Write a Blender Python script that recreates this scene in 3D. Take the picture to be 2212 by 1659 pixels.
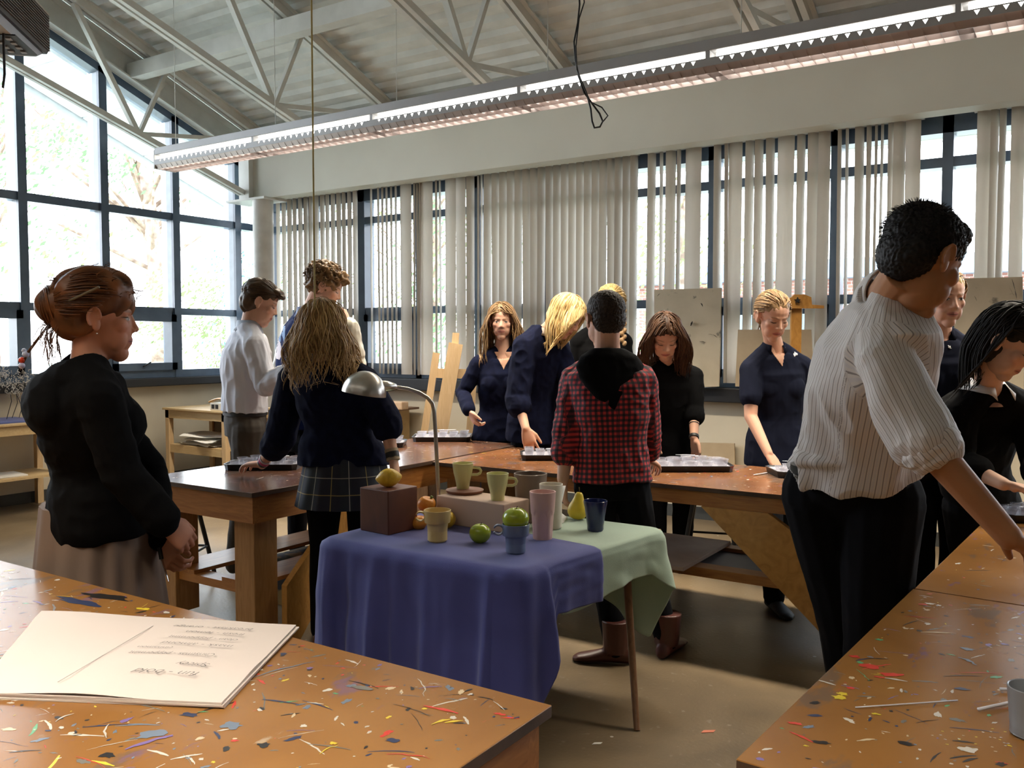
import bpy, bmesh, math, random
from mathutils import Vector, Matrix, noise, Quaternion
for o in list(bpy.data.objects): bpy.data.objects.remove(o)
S = bpy.context.scene; COL = S.collection
V = Vector; PI = math.pi
# ---------------------------------------------------------------- camera
FPX = 1900.0; YAW = math.radians(33.2); PITCH = math.atan((829.5-738)/FPX); CH = 1.45
cam = bpy.data.cameras.new('camera'); cob = bpy.data.objects.new('camera', cam); COL.objects.link(cob)
cam.sensor_width = 36; cam.lens = FPX/2212*36; cam.clip_start = .05; cam.clip_end = 200
cob.location = (0, 0, CH); cob.rotation_euler = (PI/2-PITCH, 0, YAW); S.camera = cob
FW = V((-math.sin(YAW)*math.cos(PITCH), math.cos(YAW)*math.cos(PITCH), -math.sin(PITCH)))
RT = V((math.cos(YAW), math.sin(YAW), 0)); UP = RT.cross(FW); C0 = V((0, 0, CH))
FH = V((-math.sin(YAW), math.cos(YAW), 0))
def ray(x, y): return FW+RT*((x-1106)/FPX)+UP*((829.5-y)/FPX)
def PD(x, y, t): return C0+ray(x, y)*t                 # point at a measured distance
def PZ(x, y, z): d = ray(x, y); return C0+d*((z-CH)/d.z)  # point on a level surface
def PX(x, y, X): d = ray(x, y); return C0+d*(X/d.x)
def PY(x, y, Y): d = ray(x, y); return C0+d*(Y/d.y)
# ---------------------------------------------------------------- light and exposure
vs = S.view_settings; vs.view_transform = 'Standard'; vs.look = 'None'; vs.exposure = EXPO = 0.55; vs.gamma = 1; vs.use_curve_mapping = False
S.display_settings.display_device = 'sRGB'
w = bpy.data.worlds.new('sky'); S.world = w; w.use_nodes = True
nt = w.node_tree; bg = nt.nodes['Background']
tc = nt.nodes.new('ShaderNodeTexCoord'); sp = nt.nodes.new('ShaderNodeSeparateXYZ'); rp = nt.nodes.new('ShaderNodeValToRGB')
nt.links.new(tc.outputs['Generated'], sp.inputs[0]); nt.links.new(sp.outputs['Z'], rp.inputs[0]); nt.links.new(rp.outputs[0], bg.inputs[0])
rp.color_ramp.elements[0].position = 0.0; rp.color_ramp.elements[0].color = (.95, .97, 1, 1)
rp.color_ramp.elements[1].position = .6; rp.color_ramp.elements[1].color = (.62, .80, 1, 1)
bg.inputs[1].default_value = 7.2
def area(name, loc, rot, sx, sy, power, col=(1, 1, 1), portal=False, spread=PI):
    l = bpy.data.lights.new(name, 'AREA'); l.shape = 'RECTANGLE'; l.size = sx; l.size_y = sy; l.energy = power; l.color = col; l.spread = spread
    if portal: l.cycles.is_portal = True
    o = bpy.data.objects.new(name, l); COL.objects.link(o); o.location = loc; o.rotation_euler = rot; return o
area('window_portal', (-8.15, 4.0, 3.0), (0, -PI/2, 0), 4.2, 6, 1, portal=True)
area('window_portal', (-2.5, 7.05, 2.0), (-PI/2, 0, 0), 10.5, 2.0, 1, portal=True)
# ---------------------------------------------------------------- materials
MATS = {}
def L(nt, a, b): nt.links.new(a, b)
def mat(name, col, rough=.6, metal=0, col2=None, scale=8, stretch=(1, 1, 1), detail=3, bump=0, bscale=40, coat=0, spec=.5, trans=0, emit=None, es=0, alpha=1, dist=0, lo=.35, hi=.65, sss=0):
    if name in MATS: return MATS[name]
    m = bpy.data.materials.new(name); m.use_nodes = True; n = m.node_tree; b = n.nodes['Principled BSDF']
    b.inputs['Base Color'].default_value = (*col, 1); b.inputs['Roughness'].default_value = rough; b.inputs['Metallic'].default_value = metal
    b.inputs['Specular IOR Level'].default_value = spec; b.inputs['Coat Weight'].default_value = coat; b.inputs['Coat Roughness'].default_value = .12
    b.inputs['Transmission Weight'].default_value = trans; b.inputs['Alpha'].default_value = alpha
    if emit: b.inputs['Emission Color'].default_value = (*emit, 1); b.inputs['Emission Strength'].default_value = es
    t = n.nodes.new('ShaderNodeTexCoord'); mp = n.nodes.new('ShaderNodeMapping'); mp.inputs['Scale'].default_value = stretch; L(n, t.outputs['Object'], mp.inputs[0])
    if col2 is None: col2 = tuple(c*.86 for c in col)
    nz = n.nodes.new('ShaderNodeTexNoise'); nz.inputs['Scale'].default_value = scale; nz.inputs['Detail'].default_value = detail; nz.inputs['Distortion'].default_value = dist
    r = n.nodes.new('ShaderNodeValToRGB'); r.color_ramp.elements[0].position = lo; r.color_ramp.elements[1].position = hi
    r.color_ramp.elements[0].color = (*col2, 1); r.color_ramp.elements[1].color = (*col, 1)
    L(n, mp.outputs[0], nz.inputs['Vector']); L(n, nz.outputs[0], r.inputs[0]); L(n, r.outputs[0], b.inputs['Base Color'])
    if bump:
        z2 = n.nodes.new('ShaderNodeTexNoise'); z2.inputs['Scale'].default_value = bscale; z2.inputs['Detail'].default_value = 4; L(n, mp.outputs[0], z2.inputs['Vector'])
        bp = n.nodes.new('ShaderNodeBump'); bp.inputs['Strength'].default_value = bump; bp.inputs['Distance'].default_value = .01; L(n, z2.outputs[0], bp.inputs['Height']); L(n, bp.outputs[0], b.inputs['Normal'])
    MATS[name] = m; return m
def sm(nt, val, a, b):                                   # smooth step
    r = nt.nodes.new('ShaderNodeMapRange'); r.interpolation_type = 'SMOOTHSTEP'; r.inputs['From Min'].default_value = a; r.inputs['From Max'].default_value = b
    L(nt, val, r.inputs['Value']); return r.outputs[0]
def mth(nt, op, a, b=0.0):
    m = nt.nodes.new('ShaderNodeMath'); m.operation = op
    for i, x in enumerate((a, b)):
        if isinstance(x, (int, float)): m.inputs[i].default_value = x
        else: L(nt, x, m.inputs[i])
    return m.outputs[0]
def mixc(nt, fac, a, b, mode='MIX'):
    m = nt.nodes.new('ShaderNodeMix'); m.data_type = 'RGBA'; m.blend_type = mode
    for s, x in ((m.inputs['Factor'], fac), (m.inputs['A'], a), (m.inputs['B'], b)):
        if isinstance(x, tuple): s.default_value = (*x, 1)
        elif isinstance(x, (int, float)): s.default_value = x
        else: L(nt, x, s)
    return m.outputs['Result']
# ---------------------------------------------------------------- mesh helpers
class MB:
    """collects shapes, builds one mesh object"""
    def __init__(s): s.v = []; s.f = []; s.mi = []; s.m = 0
    def add(s, vs, fs, m=None):
        n = len(s.v); s.v += [tuple(p) for p in vs]; s.f += [tuple(i+n for i in f) for f in fs]; s.mi += [s.m if m is None else m]*len(fs); return s
    def box(s, lo, hi, m=None, M=None, bev=0):
        x0, y0, z0 = lo; x1, y1, z1 = hi
        if bev:
            bm = bmesh.new(); bmesh.ops.create_cube(bm, size=1)
            for q in bm.verts: q.co = V(((x0+x1)/2+q.co.x*(x1-x0), (y0+y1)/2+q.co.y*(y1-y0), (z0+z1)/2+q.co.z*(z1-z0)))
            bmesh.ops.bevel(bm, geom=bm.edges, offset=bev, segments=2, affect='EDGES', profile=.5)
            bm.verts.index_update(); vs = [q.co.copy() for q in bm.verts]; fs = [[q.index for q in f.verts] for f in bm.faces]; bm.free()
        else:
            vs = [V(p) for p in ((x0, y0, z0), (x1, y0, z0), (x1, y1, z0), (x0, y1, z0), (x0, y0, z1), (x1, y0, z1), (x1, y1, z1), (x0, y1, z1))]
            fs = [(0, 3, 2, 1), (4, 5, 6, 7), (0, 1, 5, 4), (1, 2, 6, 5), (2, 3, 7, 6), (3, 0, 4, 7)]
        if M: vs = [M @ q for q in vs]
        return s.add(vs, fs, m)
    def bar(s, a, b, w, h, up=V((0, 0, 1)), m=None):
        a = V(a); b = V(b); d = (b-a).normalized(); sx = d.cross(up)
        if sx.length < 1e-4: sx = d.cross(V((0, 1, 0)))
        sx.normalize(); sy = sx.cross(d)
        vs = [p+sx*(i*w/2)+sy*(j*h/2) for p in (a, b) for i, j in ((-1, -1), (1, -1), (1, 1), (-1, 1))]
        return s.add(vs, [(0, 1, 2, 3), (7, 6, 5, 4), (0, 4, 5, 1), (1, 5, 6, 2), (2, 6, 7, 3), (3, 7, 4, 0)], m)
    def tube(s, pts, r, n=8, m=None, cap=True, flat=1.0):
        pts = [V(p) for p in pts]; k = len(pts); rr = r if isinstance(r, (list, tuple)) else [r]*k
        vs = []; fs = []; prev = None
        for i, p in enumerate(pts):
            d = (pts[min(i+1, k-1)]-pts[max(i-1, 0)]); d = d.normalized() if d.length > 1e-9 else V((0, 0, 1))
            if prev is None:
                x = d.cross(V((0, 0, 1)))
                if x.length < .1: x = d.cross(V((0, 1, 0)))
            else: x = prev-d*prev.dot(d)
            x.normalize(); prev = x; y = d.cross(x)
            for j in range(n):
                a = 2*PI*j/n; vs.append(p+x*(math.cos(a)*rr[i])+y*(math.sin(a)*rr[i]*flat))
        for i in range(k-1):
            for j in range(n): q = (j+1) % n; fs.append((i*n+j, i*n+q, (i+1)*n+q, (i+1)*n+j))
        if cap: fs.append(tuple(range(n-1, -1, -1))); fs.append(tuple((k-1)*n+j for j in range(n)))
        return s.add(vs, fs, m)
    def lathe(s, prof, c=(0, 0, 0), n=32, m=None, M=None, fn=None):
        """prof: (radius, z) list"""
        vs = []; fs = []; c = V(c); k = len(prof)
        for i, (r, z) in enumerate(prof):
            for j in range(n):
                a = 2*PI*j/n; q = V((r*math.cos(a), r*math.sin(a), z))
                if fn: q = fn(q, a, i)
                vs.append(((M @ q) if M else q)+c)
        for i in range(k-1):
            for j in range(n): q = (j+1) % n; fs.append((i*n+j, i*n+q, (i+1)*n+q, (i+1)*n+j))
        if prof[0][0] > 1e-5: fs.append(tuple(range(n-1, -1, -1)))
        if prof[-1][0] > 1e-5: fs.append(tuple((k-1)*n+j for j in range(n)))
        return s.add(vs, fs, m)
    def ell(s, c, r, M=None, nu=20, nv=14, m=None, fn=None):
        vs = []; fs = []; c = V(c)
        for i in range(nv+1):
            th = PI*i/nv
            for j in range(nu):
                a = 2*PI*j/nu; q = V((r[0]*math.sin(th)*math.cos(a), r[1]*math.sin(th)*math.sin(a), r[2]*math.cos(th)))
                if fn: q = fn(q)
                vs.append(((M @ q) if M else q)+c)
        for i in range(nv):
            for j in range(nu): q = (j+1) % nu; fs.append((i*nu+j, (i+1)*nu+j, (i+1)*nu+q, i*nu+q))
        return s.add(vs, fs, m)
    def prism(s, poly, d, m=None):
        """poly: list of 3D points (planar), d: thickness vector"""
        n = len(poly); d = V(d); vs = [V(p) for p in poly]+[V(p)+d for p in poly]
        fs = [tuple(range(n-1, -1, -1)), tuple(range(n, 2*n))]+[(i, (i+1) % n, n+(i+1) % n, n+i) for i in range(n)]
        return s.add(vs, fs, m)
    def loft(s, rings, m=None, cap=True):
        n = len(rings[0]); vs = [p for r in rings for p in r]; fs = []
        for i in range(len(rings)-1):
            for j in range(n): q = (j+1) % n; fs.append((i*n+j, i*n+q, (i+1)*n+q, (i+1)*n+j))
        if cap: fs.append(tuple(range(n-1, -1, -1))); fs.append(tuple((len(rings)-1)*n+j for j in range(n)))
        return s.add(vs, fs, m)
    def build(s, name, mats, parent=None, smooth=False, fix=True):
        me = bpy.data.meshes.new(name); me.from_pydata(s.v, [], s.f)
        ms = mats if isinstance(mats, (list, tuple)) else [mats]
        for q in ms: me.materials.append(q)
        if len(ms) > 1: me.polygons.foreach_set('material_index', s.mi)
        if fix:
            bm = bmesh.new(); bm.from_mesh(me); bmesh.ops.remove_doubles(bm, verts=bm.verts, dist=1e-5); bmesh.ops.recalc_face_normals(bm, faces=bm.faces); bm.to_mesh(me); bm.free()
        if smooth: me.shade_smooth(); 
        if smooth and smooth != 1:
            try: me.set_sharp_from_angle(angle=math.radians(smooth))
            except Exception: pass
        o = bpy.data.objects.new(name, me); COL.objects.link(o)
        if parent: o.parent = parent; o.matrix_parent_inverse = parent.matrix_world.inverted()
        return o
def tag(o, label=None, cat=None, group=None, kind=None):
    if label: o['label'] = label
    if cat: o['category'] = cat
    if group: o['group'] = group
    if kind: o['kind'] = kind
    return o
def empty(name, loc, label=None, cat=None, group=None):
    o = bpy.data.objects.new(name, None); COL.objects.link(o); o.location = loc; o.matrix_world = Matrix.Translation(loc); o.empty_display_size = .1
    return tag(o, label, cat, group)
def struct(o): o['kind'] = 'structure'; return o
def copy_tree(o, parent=None):
    c = o.copy(); COL.objects.link(c)
    if parent: c.parent = parent
    for ch in o.children: copy_tree(ch, c)
    return c
# ---------------------------------------------------------------- setting
XW, YB = -7.95, 6.82                                     # left wall, back wall
XR, YF = 4.6, -5.0
SL = .383
def zr(y): return 3.90+SL*(6.3-y) if y > .4 else 3.90+SL*5.9-SL*(.4-y)
M_wall = mat('wall_paint', (.62, .55, .42), .7, col2=(.57, .50, .38), scale=3, bump=.05)
M_beam = mat('bulkhead_paint', (.60, .585, .50), .65, col2=(.57, .55, .47), scale=2)
M_deck = mat('deck_paint', (.74, .74, .70), .45, col2=(.64, .64, .60), scale=5)
M_steel = mat('steel_paint', (.70, .70, .66), .45, col2=(.62, .62, .58), scale=6)
M_frame = mat('window_frame_blue', (.085, .125, .185), .28, col2=(.07, .105, .16))
M_black = mat('black_sill', (.012, .012, .014), .5)
M_glass = mat('glass', (1, 1, 1), 0, trans=1)
# thin clear glass
n = M_glass.node_tree; n.nodes.clear(); out = n.nodes.new('ShaderNodeOutputMaterial'); tr = n.nodes.new('ShaderNodeBsdfTransparent'); gl = n.nodes.new('ShaderNodeBsdfGlossy'); gl.inputs['Roughness'].default_value = .02
mx = n.nodes.new('ShaderNodeMixShader'); fr = n.nodes.new('ShaderNodeFresnel'); fr.inputs[0].default_value = 1.3; L(n, fr.outputs[0], mx.inputs[0]); L(n, tr.outputs[0], mx.inputs[1]); L(n, gl.outputs[0], mx.inputs[2]); L(n, mx.outputs[0], out.inputs[0])
# floor: worn grey-brown concrete
M_floor = mat('concrete_floor', (.23, .165, .095), .38, col2=(.105, .076, .046), scale=1.6, detail=10, dist=.6, bump=.1, bscale=60, lo=.3, hi=.7)
n = M_floor.node_tree; b = n.nodes['Principled BSDF']; src = b.inputs['Base Color'].links[0].from_socket
t = n.nodes.new('ShaderNodeTexCoord')
z = n.nodes.new('ShaderNodeTexNoise'); z.inputs['Scale'].default_value = 26; z.inputs['Detail'].default_value = 6; L(n, t.outputs['Object'], z.inputs['Vector'])
c1 = mixc(n, sm(n, z.outputs[0], .62, .75), src, (.24, .20, .15)); vo = n.nodes.new('ShaderNodeTexVoronoi'); vo.inputs['Scale'].default_value = 5; L(n, t.outputs['Object'], vo.inputs['Vector'])
c2 = mixc(n, sm(n, vo.outputs['Distance'], .045, .03), c1, (.5, .46, .4)); L(n, c2, b.inputs['Base Color'])
z3 = n.nodes.new('ShaderNodeTexNoise'); z3.inputs['Scale'].default_value = 2.2; L(n, t.outputs['Object'], z3.inputs['Vector']); r3 = n.nodes.new('ShaderNodeMapRange'); L(n, z3.outputs[0], r3.inputs[0]); r3.inputs[3].default_value = .22; r3.inputs[4].default_value = .5; L(n, r3.outputs[0], b.inputs['Roughness'])
struct(MB().box((XW-.3, YF-.2, -.1), (XR+.2, YB+.3, 0)).build('floor', M_floor))
# left wall below the sill, far corner strip
M_dim = mat('low_bounce_paint', (.16, .145, .12), .7)  # unseen walls coloured dark to weaken their bounced light
struct(MB().box((XW-.2, YF, 0), (XW, YB+.2, 1.0)).prism([(XW-.2, YF, 1.0), (XW-.2, 1.05, 1.0), (XW-.2, 1.05, zr(1.05)-.03), (XW-.2, .4, zr(.4)-.03), (XW-.2, YF, zr(YF)-.03)], (.2, 0, 0)).build('wall_left', M_wall))  # solid stretch above the sill added out of view, blocks window light
struct(MB().box((XW-.2, YB, 0), (XR, YB+.2, 1.0)).build('wall_back', M_wall))
struct(MB().box((XW-.2, YF-.2, 0), (XR+.2, YF, 6.3)).build('wall_front', M_dim))
struct(MB().box((XR, YF, 0), (XR+.2, YB+.2, 6.3)).build('wall_right', M_dim))
M_base = mat('baseboard_rubber', (.05, .052, .05), .5)
struct(MB().box((XW, YF, 0), (XW+.012, YB, .10)).build('baseboard_left', M_base))
struct(MB().box((XW, YB-.012, 0), (XR, YB, .10)).build('baseboard_back', M_base))
# sills
struct(MB().box((XW-.2, YF, 1.0), (XW+.10, YB-.02, 1.085), bev=.008).build('trim_1', M_black))
struct(MB().box((XW+.1, YB-.12, .97), (XR, YB+.2, 1.085), bev=.008).build('trim_2', M_black))
# roof deck (corrugated), runs on beyond the gable as the eave
mb = MB(); prof = []
y = 8.3; pit = .152; ys = []
while y > .4:
    for dy, dz in ((0, 0), (.055, 0), (.075, .038), (.132, .038)): ys.append((y-dy, dz))
    y -= pit
pts = [(yy, zr(yy)+dz) for yy, dz in ys if yy > .4]; pts.append((.4, zr(.4)))
pts += [(YF-.3, zr(YF-.3))]
vs = []; fs = []
for i, (yy, zz) in enumerate(pts): vs += [(XW-1.9, yy, zz), (XR+.2, yy, zz), (XW-1.9, yy, zz+.06), (XR+.2, yy, zz+.06)]
for i in range(len(pts)-1): a = 4*i; fs += [(a, a+1, a+5, a+4), (a+2, a+6, a+7, a+3), (a, a+4, a+6, a+2), (a+1, a+3, a+7, a+5)]
k = 4*(len(pts)-1); fs += [(0, 2, 3, 1), (k, k+1, k+3, k+2)]
struct(mb.add(vs, fs).build('ceiling', M_deck))
# outer fascia strips of the eave
M_soff = mat('soffit_white', (.8, .82, .84), .5)
mb = MB()
for x in (XW-.75, XW-1.85): mb.bar((x, .4, zr(.4)-.05), (x, 8.3, zr(8.3)-.05), .05, .12)
struct(mb.build('trim_3', M_soff))
# white soffit panels outside under the eave
mb = MB()
for i in range(10):
    y0 = 8.2-i*.78; mb.prism([(XW-.20, y0, zr(y0)-.045), (XW-.20, y0-.76, zr(y0-.76)-.045), (XW-1.8, y0-.76, zr(y0-.76)-.045), (XW-1.8, y0, zr(y0)-.045)], (0, 0, .02))
struct(mb.build('trim_6', M_soff))
# gable edge beam
mb = MB(); a = (XW+.06, .4, zr(.4)-.20); bq = (XW+.06, 6.8, zr(6.8)-.20)
mb.bar(a, bq, .02, .26); 
for dz in (-.325, -.075): mb.bar((XW+.10, .4, zr(.4)+dz), (XW+.10, 6.8, zr(6.8)+dz), .12, .016)
struct(mb.build('trim_4', M_steel))
# gable wall above windows (thin strip up to the deck)
# left window wall frame
HD = -.36
def zh(y): return zr(y)+HD
mull = [6.56, 5.77, 4.98, 4.20, 3.42, 2.64, 1.86, 1.08]
mb = MB()
mz = MB()
for y in mull: mb.box((XW-.005, y-.04, 1.08), (XW+.03, y+.04, zh(y)+.02)); mz.box((XW-.17, y-.035, 1.08), (XW-.005, y+.035, zh(y)+.02))
for (y0, y1) in ((1.08, 6.86),): mb.bar((XW-.05, y0, zh(y0)-.0), (XW-.05, y1, zh(y1)), .16, .085)
mb.box((XW-.13, 1.08, 1.08), (XW+.02, 6.82, 1.16))
mb.box((XW-.12, 1.08, 1.73), (XW+.01, 6.82, 1.80)); mb.box((XW-.12, 1.08, 2.70), (XW+.01, 6.82, 2.775))
wl = struct(mb.build('window_1', M_frame)); mz.build('mullion_tube', mat('mullion_light_blue', (.42, .48, .56), .3), wl)
mb = MB(); hu = MB()
for (y0, y1) in ((5.02, 5.74), (3.46, 4.17), (1.9, 2.6)):           # opening lights with a thick inner sash
    for c in ((y0, y0+.06, 1.16, 1.73), (y1-.06, y1, 1.16, 1.73), (y0, y1, 1.16, 1.235), (y0, y1, 1.655, 1.73)):
        mb.box((XW-.10, c[0], c[2]), (XW+.045, c[1], c[3]))
    hu.bar((XW+.06, (y0+y1)/2-.05, 1.2), (XW+.075, (y0+y1)/2+.03, 1.245), .012, .012)
mb.build('opening_sash', M_frame, wl); hu.build('window_handle', M_black, wl)
gl_ = MB()
gl_.box((XW-.088, 1.08, 1.12), (XW-.084, 6.82, 2.74))
gl_.prism([(XW-.088, 1.08, 2.74), (XW-.088, 6.82, 2.74), (XW-.088, 6.82, zh(6.82)), (XW-.088, 1.08, zh(1.08))], (.004, 0, 0))
gl_.build('glass_panes', M_glass, wl)
# back windows
bx = [-7.75, -7.12, -6.35, -5.58, -4.86, -4.10, -3.34, -2.55, -1.60, -.85, -.10, .66, 1.42, 2.18, 2.94, 3.7]
YW = 6.88
mb = MB()
for x in bx: wd = .055 if x in (-6.35,) else .035; mb.box((x-wd, YW-.05, 1.08), (x+wd, YW+.10, 3.1))
mb.box((XW, YW-.05, 1.08), (XR, YW+.1, 1.17)); mb.box((XW, YW-.04, 1.73), (XR, YW+.1, 1.80)); mb.box((XW, YW-.04, 2.665), (XR, YW+.1, 2.735)); mb.box((XW, YW-.05, 2.90), (XR, YW+.1, 3.1))
wb = struct(mb.build('window_2', M_frame))
mb = MB()
for i in (2, 4, 7, 9):
    x0, x1 = bx[i]+.05, bx[i+1]-.04
    for c in ((x0, x0+.05, 1.17, 1.73), (x1-.05, x1, 1.17, 1.73), (x0, x1, 1.17, 1.23), (x0, x1, 1.66, 1.73)): mb.box((c[0], YW-.06, c[2]), (c[1], YW+.06, c[3]))
mb.build('opening_sash', M_frame, wb)
MB().box((XW, YW+.05, 1.12), (XR, YW+.054, 3.0)).build('glass_panes', M_glass, wb)
# bulkhead beam above back windows, wall above it
mb = MB().box((-7.62, 6.42, 2.965), (XR, 6.60, 3.56), bev=.004).box((-7.62, 6.60, 3.06), (XR, YB+.2, 3.56)).box((XW, YB+.16, 3.5), (XR, YB+.3, 3.78))
struct(mb.build('wall_back_bulkhead', M_beam)); 
mb = MB().box((-7.66, 6.36, 2.965), (-7.50, 6.46, 3.55)); mb.box((-7.80, 6.5, 2.95), (-7.62, 6.62, 3.6)); mb.box((-7.8, 6.30, 2.94), (-7.2, 6.62, 2.962))
struct(mb.build('trim_5', M_steel))
c = PD(570, 600, 9.35)
M_col = mat('column_paint', (.74, .72, .68), .5)
tag(MB().lathe([(.108, 0), (.108, 2.94)], (c.x, c.y, 0)).build('round_column', M_col, smooth=40), 'round off-white column in the corner between the two window walls', 'column')
# bar joists
def joist(X, label):
    r = empty('roof_joist', (X, 6.4, zr(6.4)-.1), label, 'roof truss', 'white steel roof joists')
    mb = MB()
    for s in (-1, 1):
        mb.bar((X+s*.035, .5, zr(.5)-.09), (X+s*.035, 6.75, zr(6.75)-.09), .045, .075); mb.bar((X+s*.055, .5, zr(.5)-.05), (X+s*.055, 6.75, zr(6.75)-.05), .075, .012)
    mb.build('top_chord', M_steel, r)
    mb = MB(); zb = lambda y: 3.40-.31*(y-5.2)
    ye = 6.42 if X < -7 else 5.52
    for s in (-1, 1): mb.bar((X+s*.032, .9, zb(.9)), (X+s*.032, ye, zb(ye)), .04, .05)
    mb.build('bottom_chord', M_steel, r)
    yb = [5.15, 3.6, 2.05]
    for y0 in yb:
        MB().bar((X, y0, zb(y0)), (X, y0+.32, zr(y0+.32)-.12), .04, .035).build('web_member', M_steel, r)
        MB().bar((X, y0, zb(y0)), (X, y0-.62, zr(y0-.62)-.12), .05, .045).build('web_member', M_steel, r)
    MB().bar((X, 5.15, zb(5.15)+.01), (X, 6.5, 3.62), .03, .04).build('web_member', M_steel, r)
    return r
for X, lb in ((-7.62, 'sloping steel roof joist running along the gable window wall'), (-5.75, 'sloping steel roof joist, second from the gable window'), (-3.76, 'sloping steel roof joist whose V-shaped web meets above the middle of the light'), (-1.76, 'sloping steel roof joist nearest the right edge, mostly hidden behind the light fixture'), (.24, 'sloping steel roof joist just beyond the right edge of the view')): joist(X, lb)
yy = 5.25
tag(MB().box((-7.85, yy-.06, zr(yy)-.31), (-3.9, yy+.06, zr(yy)-.17)).build('cross_beam', M_steel), 'white steel cross beam running between the first roof joists', 'beam')
# corner conduit fitting on the beam
# ---------------------------------------------------------------- long suspended fluorescent light
M_tube = mat('lit_tube', (1, 1, 1), .5, emit=(1, .97, .9), es=5)
M_hous = mat('fixture_metal', (.36, .36, .36), .4, col2=(.34, .34, .34))
M_louv = mat('louvre_metal', (.42, .34, .31), .4, metal=.6)
def fixture(X0, n, Y, Z, label, seg=1.222, power=24):
    r = empty('suspended_light', (X0, Y, Z), label, 'ceiling light', 'long suspended fluorescent lights')
    X1 = X0+seg*n
    mb = MB(); mb.box((X0, Y-.105, Z+.078), (X1, Y+.105, Z+.138), bev=.004)
    mb.build('housing', M_hous, r)
    sk = MB()
    for s in (-1, 1):                                    # perforated side skirts with real triangular slots
        y = Y+s*.105
        for i in range(n):
            a = X0+i*seg; k = 19; d = (seg-.10)/k; z0, z1, zt, zm = Z-.005, Z+.038, Z+.032, Z+.010
            def quad(p): sk.add([(q[0], y, q[1]) for q in p]+[(q[0], y+s*.002, q[1]) for q in p], [tuple(range(len(p)-1, -1, -1)), tuple(range(len(p), 2*len(p)))])
            quad([(a, z0), (a+.05, z0), (a+.05, z1), (a, z1)]); quad([(a+seg-.05, z0), (a+seg, z0), (a+seg, z1), (a+seg-.05, z1)])
            for j in range(k):
                q = a+.05+j*d; h = d*.22; m_ = q+d/2
                quad([(q, z0), (q+d, z0), (q+d, zm), (q, zm)]); quad([(q, zt), (q+d, zt), (q+d, z1), (q, z1)])
                quad([(q, zm), (m_, zm), (m_-h, zt), (q, zt)]); quad([(m_, zm), (q+d, zm), (q+d, zt), (m_+h, zt)])
    sk.build('side_skirt', M_hous, r, fix=False)
    lv = MB(); nb = int(seg*n/.068)
    for i in range(nb+1):
        x = X0+i*(X1-X0)/nb
        lv.prism([(x, Y-.10, Z-.004), (x, Y+.10, Z-.004), (x+.012, Y+.09, Z-.035), (x+.012, Y-.09, Z-.035)], (.0015, 0, 0))
    for s in (-1, 0, 1): lv.prism([(X0, Y+s*.098, Z-.002), (X0, Y+s*.085+.002, Z-.038), (X0, Y+s*.085, Z-.038), (X0, Y+s*.098-.002, Z-.002)], (X1-X0, 0, 0))
    lv.build('parabolic_louvre', M_louv, r, fix=False)
    for i in range(n):
        a = X0+i*seg
        t = MB()
        for s in (-1, 1): t.tube([(a+.04, Y+s*.06, Z+.056), (a+seg-.04, Y+s*.06, Z+.056)], .019, 12)
        t.build('fluorescent_tube', M_tube, r, smooth=40)
        MB().box((a+seg-.012, Y-.1, Z), (a+seg+.012, Y+.1, Z+.078)).build('joint_collar', M_hous, r)
        wv = MB().tube([(a+.15, Y, Z+.135), (a+.15, Y, zr(Y)+.01)], .003, 6); wv.build('suspension_wire', M_steel, r)
    MB().box((X0-.012, Y-.105, Z-.035), (X0, Y+.105, Z+.12)).build('end_cap', mat('end_cap_white', (.8, .8, .78), .5), r)
    l = area('fluorescent_light', ((X0+X1)/2, Y, Z-.05), (0, 0, 0), X1-X0, .18, power*n, (1, .89, .72), spread=2.0 if Y > 4 else 1.75); l.parent = r; l.matrix_parent_inverse = r.matrix_world.inverted()
    return r
fixture(-6.66, 7, 4.75, 2.95, 'long suspended fluorescent light with bright tubes crossing the whole room')
fixture(-6.66, 7, .2, 2.95, 'suspended fluorescent light overhead, behind the viewer', power=14)
fixture(-6.66, 7, -3.2, 2.95, 'added unseen fluorescent light at the front of the room, behind the viewer', power=2)  # unseen light row added to brighten the room from behind
# ---------------------------------------------------------------- vertical blinds
M_slat = mat('blind_slat', (.71, .665, .60), .6, col2=(.67, .625, .56), scale=4)
n = M_slat.node_tree; b = n.nodes['Principled BSDF']; tl = n.nodes.new('ShaderNodeBsdfTranslucent'); tl.inputs[0].default_value = (.74, .68, .61, 1)
ms = n.nodes.new('ShaderNodeMixShader'); ms.inputs[0].default_value = .40; L(n, b.outputs[0], ms.inputs[1]); L(n, tl.outputs[0], ms.inputs[2]); L(n, ms.outputs[0], n.nodes['Material Output'].inputs[0])
def slat(parent, a, bq, ztop=2.99, zbot=1.12, lean=0.0):
    a = V((a.x, a.y, 0)); bq = V((bq.x, bq.y, 0)); d = bq-a; nr = V((d.y, -d.x, 0)).normalized()
    vs = []; fs = []; K = 6
    for zz, q in ((ztop, 0), ((ztop+zbot)/2, lean*.4), (zbot, lean)):
        for side in (0, .0012):
            for i in range(K+1): u = i/K; p = a+d*u+nr*(.015*math.sin(PI*u)+side)+V((q, 0, 0)); vs.append((p.x, p.y, zz))
    W = K+1
    for lv in range(2):
        for i in range(K):
            p = lv*2*W+i; fs.append((p, p+1, p+1+2*W, p+2*W)); p += W; fs.append((p, p+2*W, p+1+2*W, p+1))
        for p in (0, K): fs.append((lv*2*W+p, lv*2*W+p+W, (lv+1)*2*W+p+W, (lv+1)*2*W+p))
    for z_ in (0, 4*W):
        for i in range(K): fs.append((z_+i, z_+i+1, z_+W+i+1, z_+W+i))
    return MB().add(vs, fs).build('slat', M_slat, parent, smooth=50)
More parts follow.
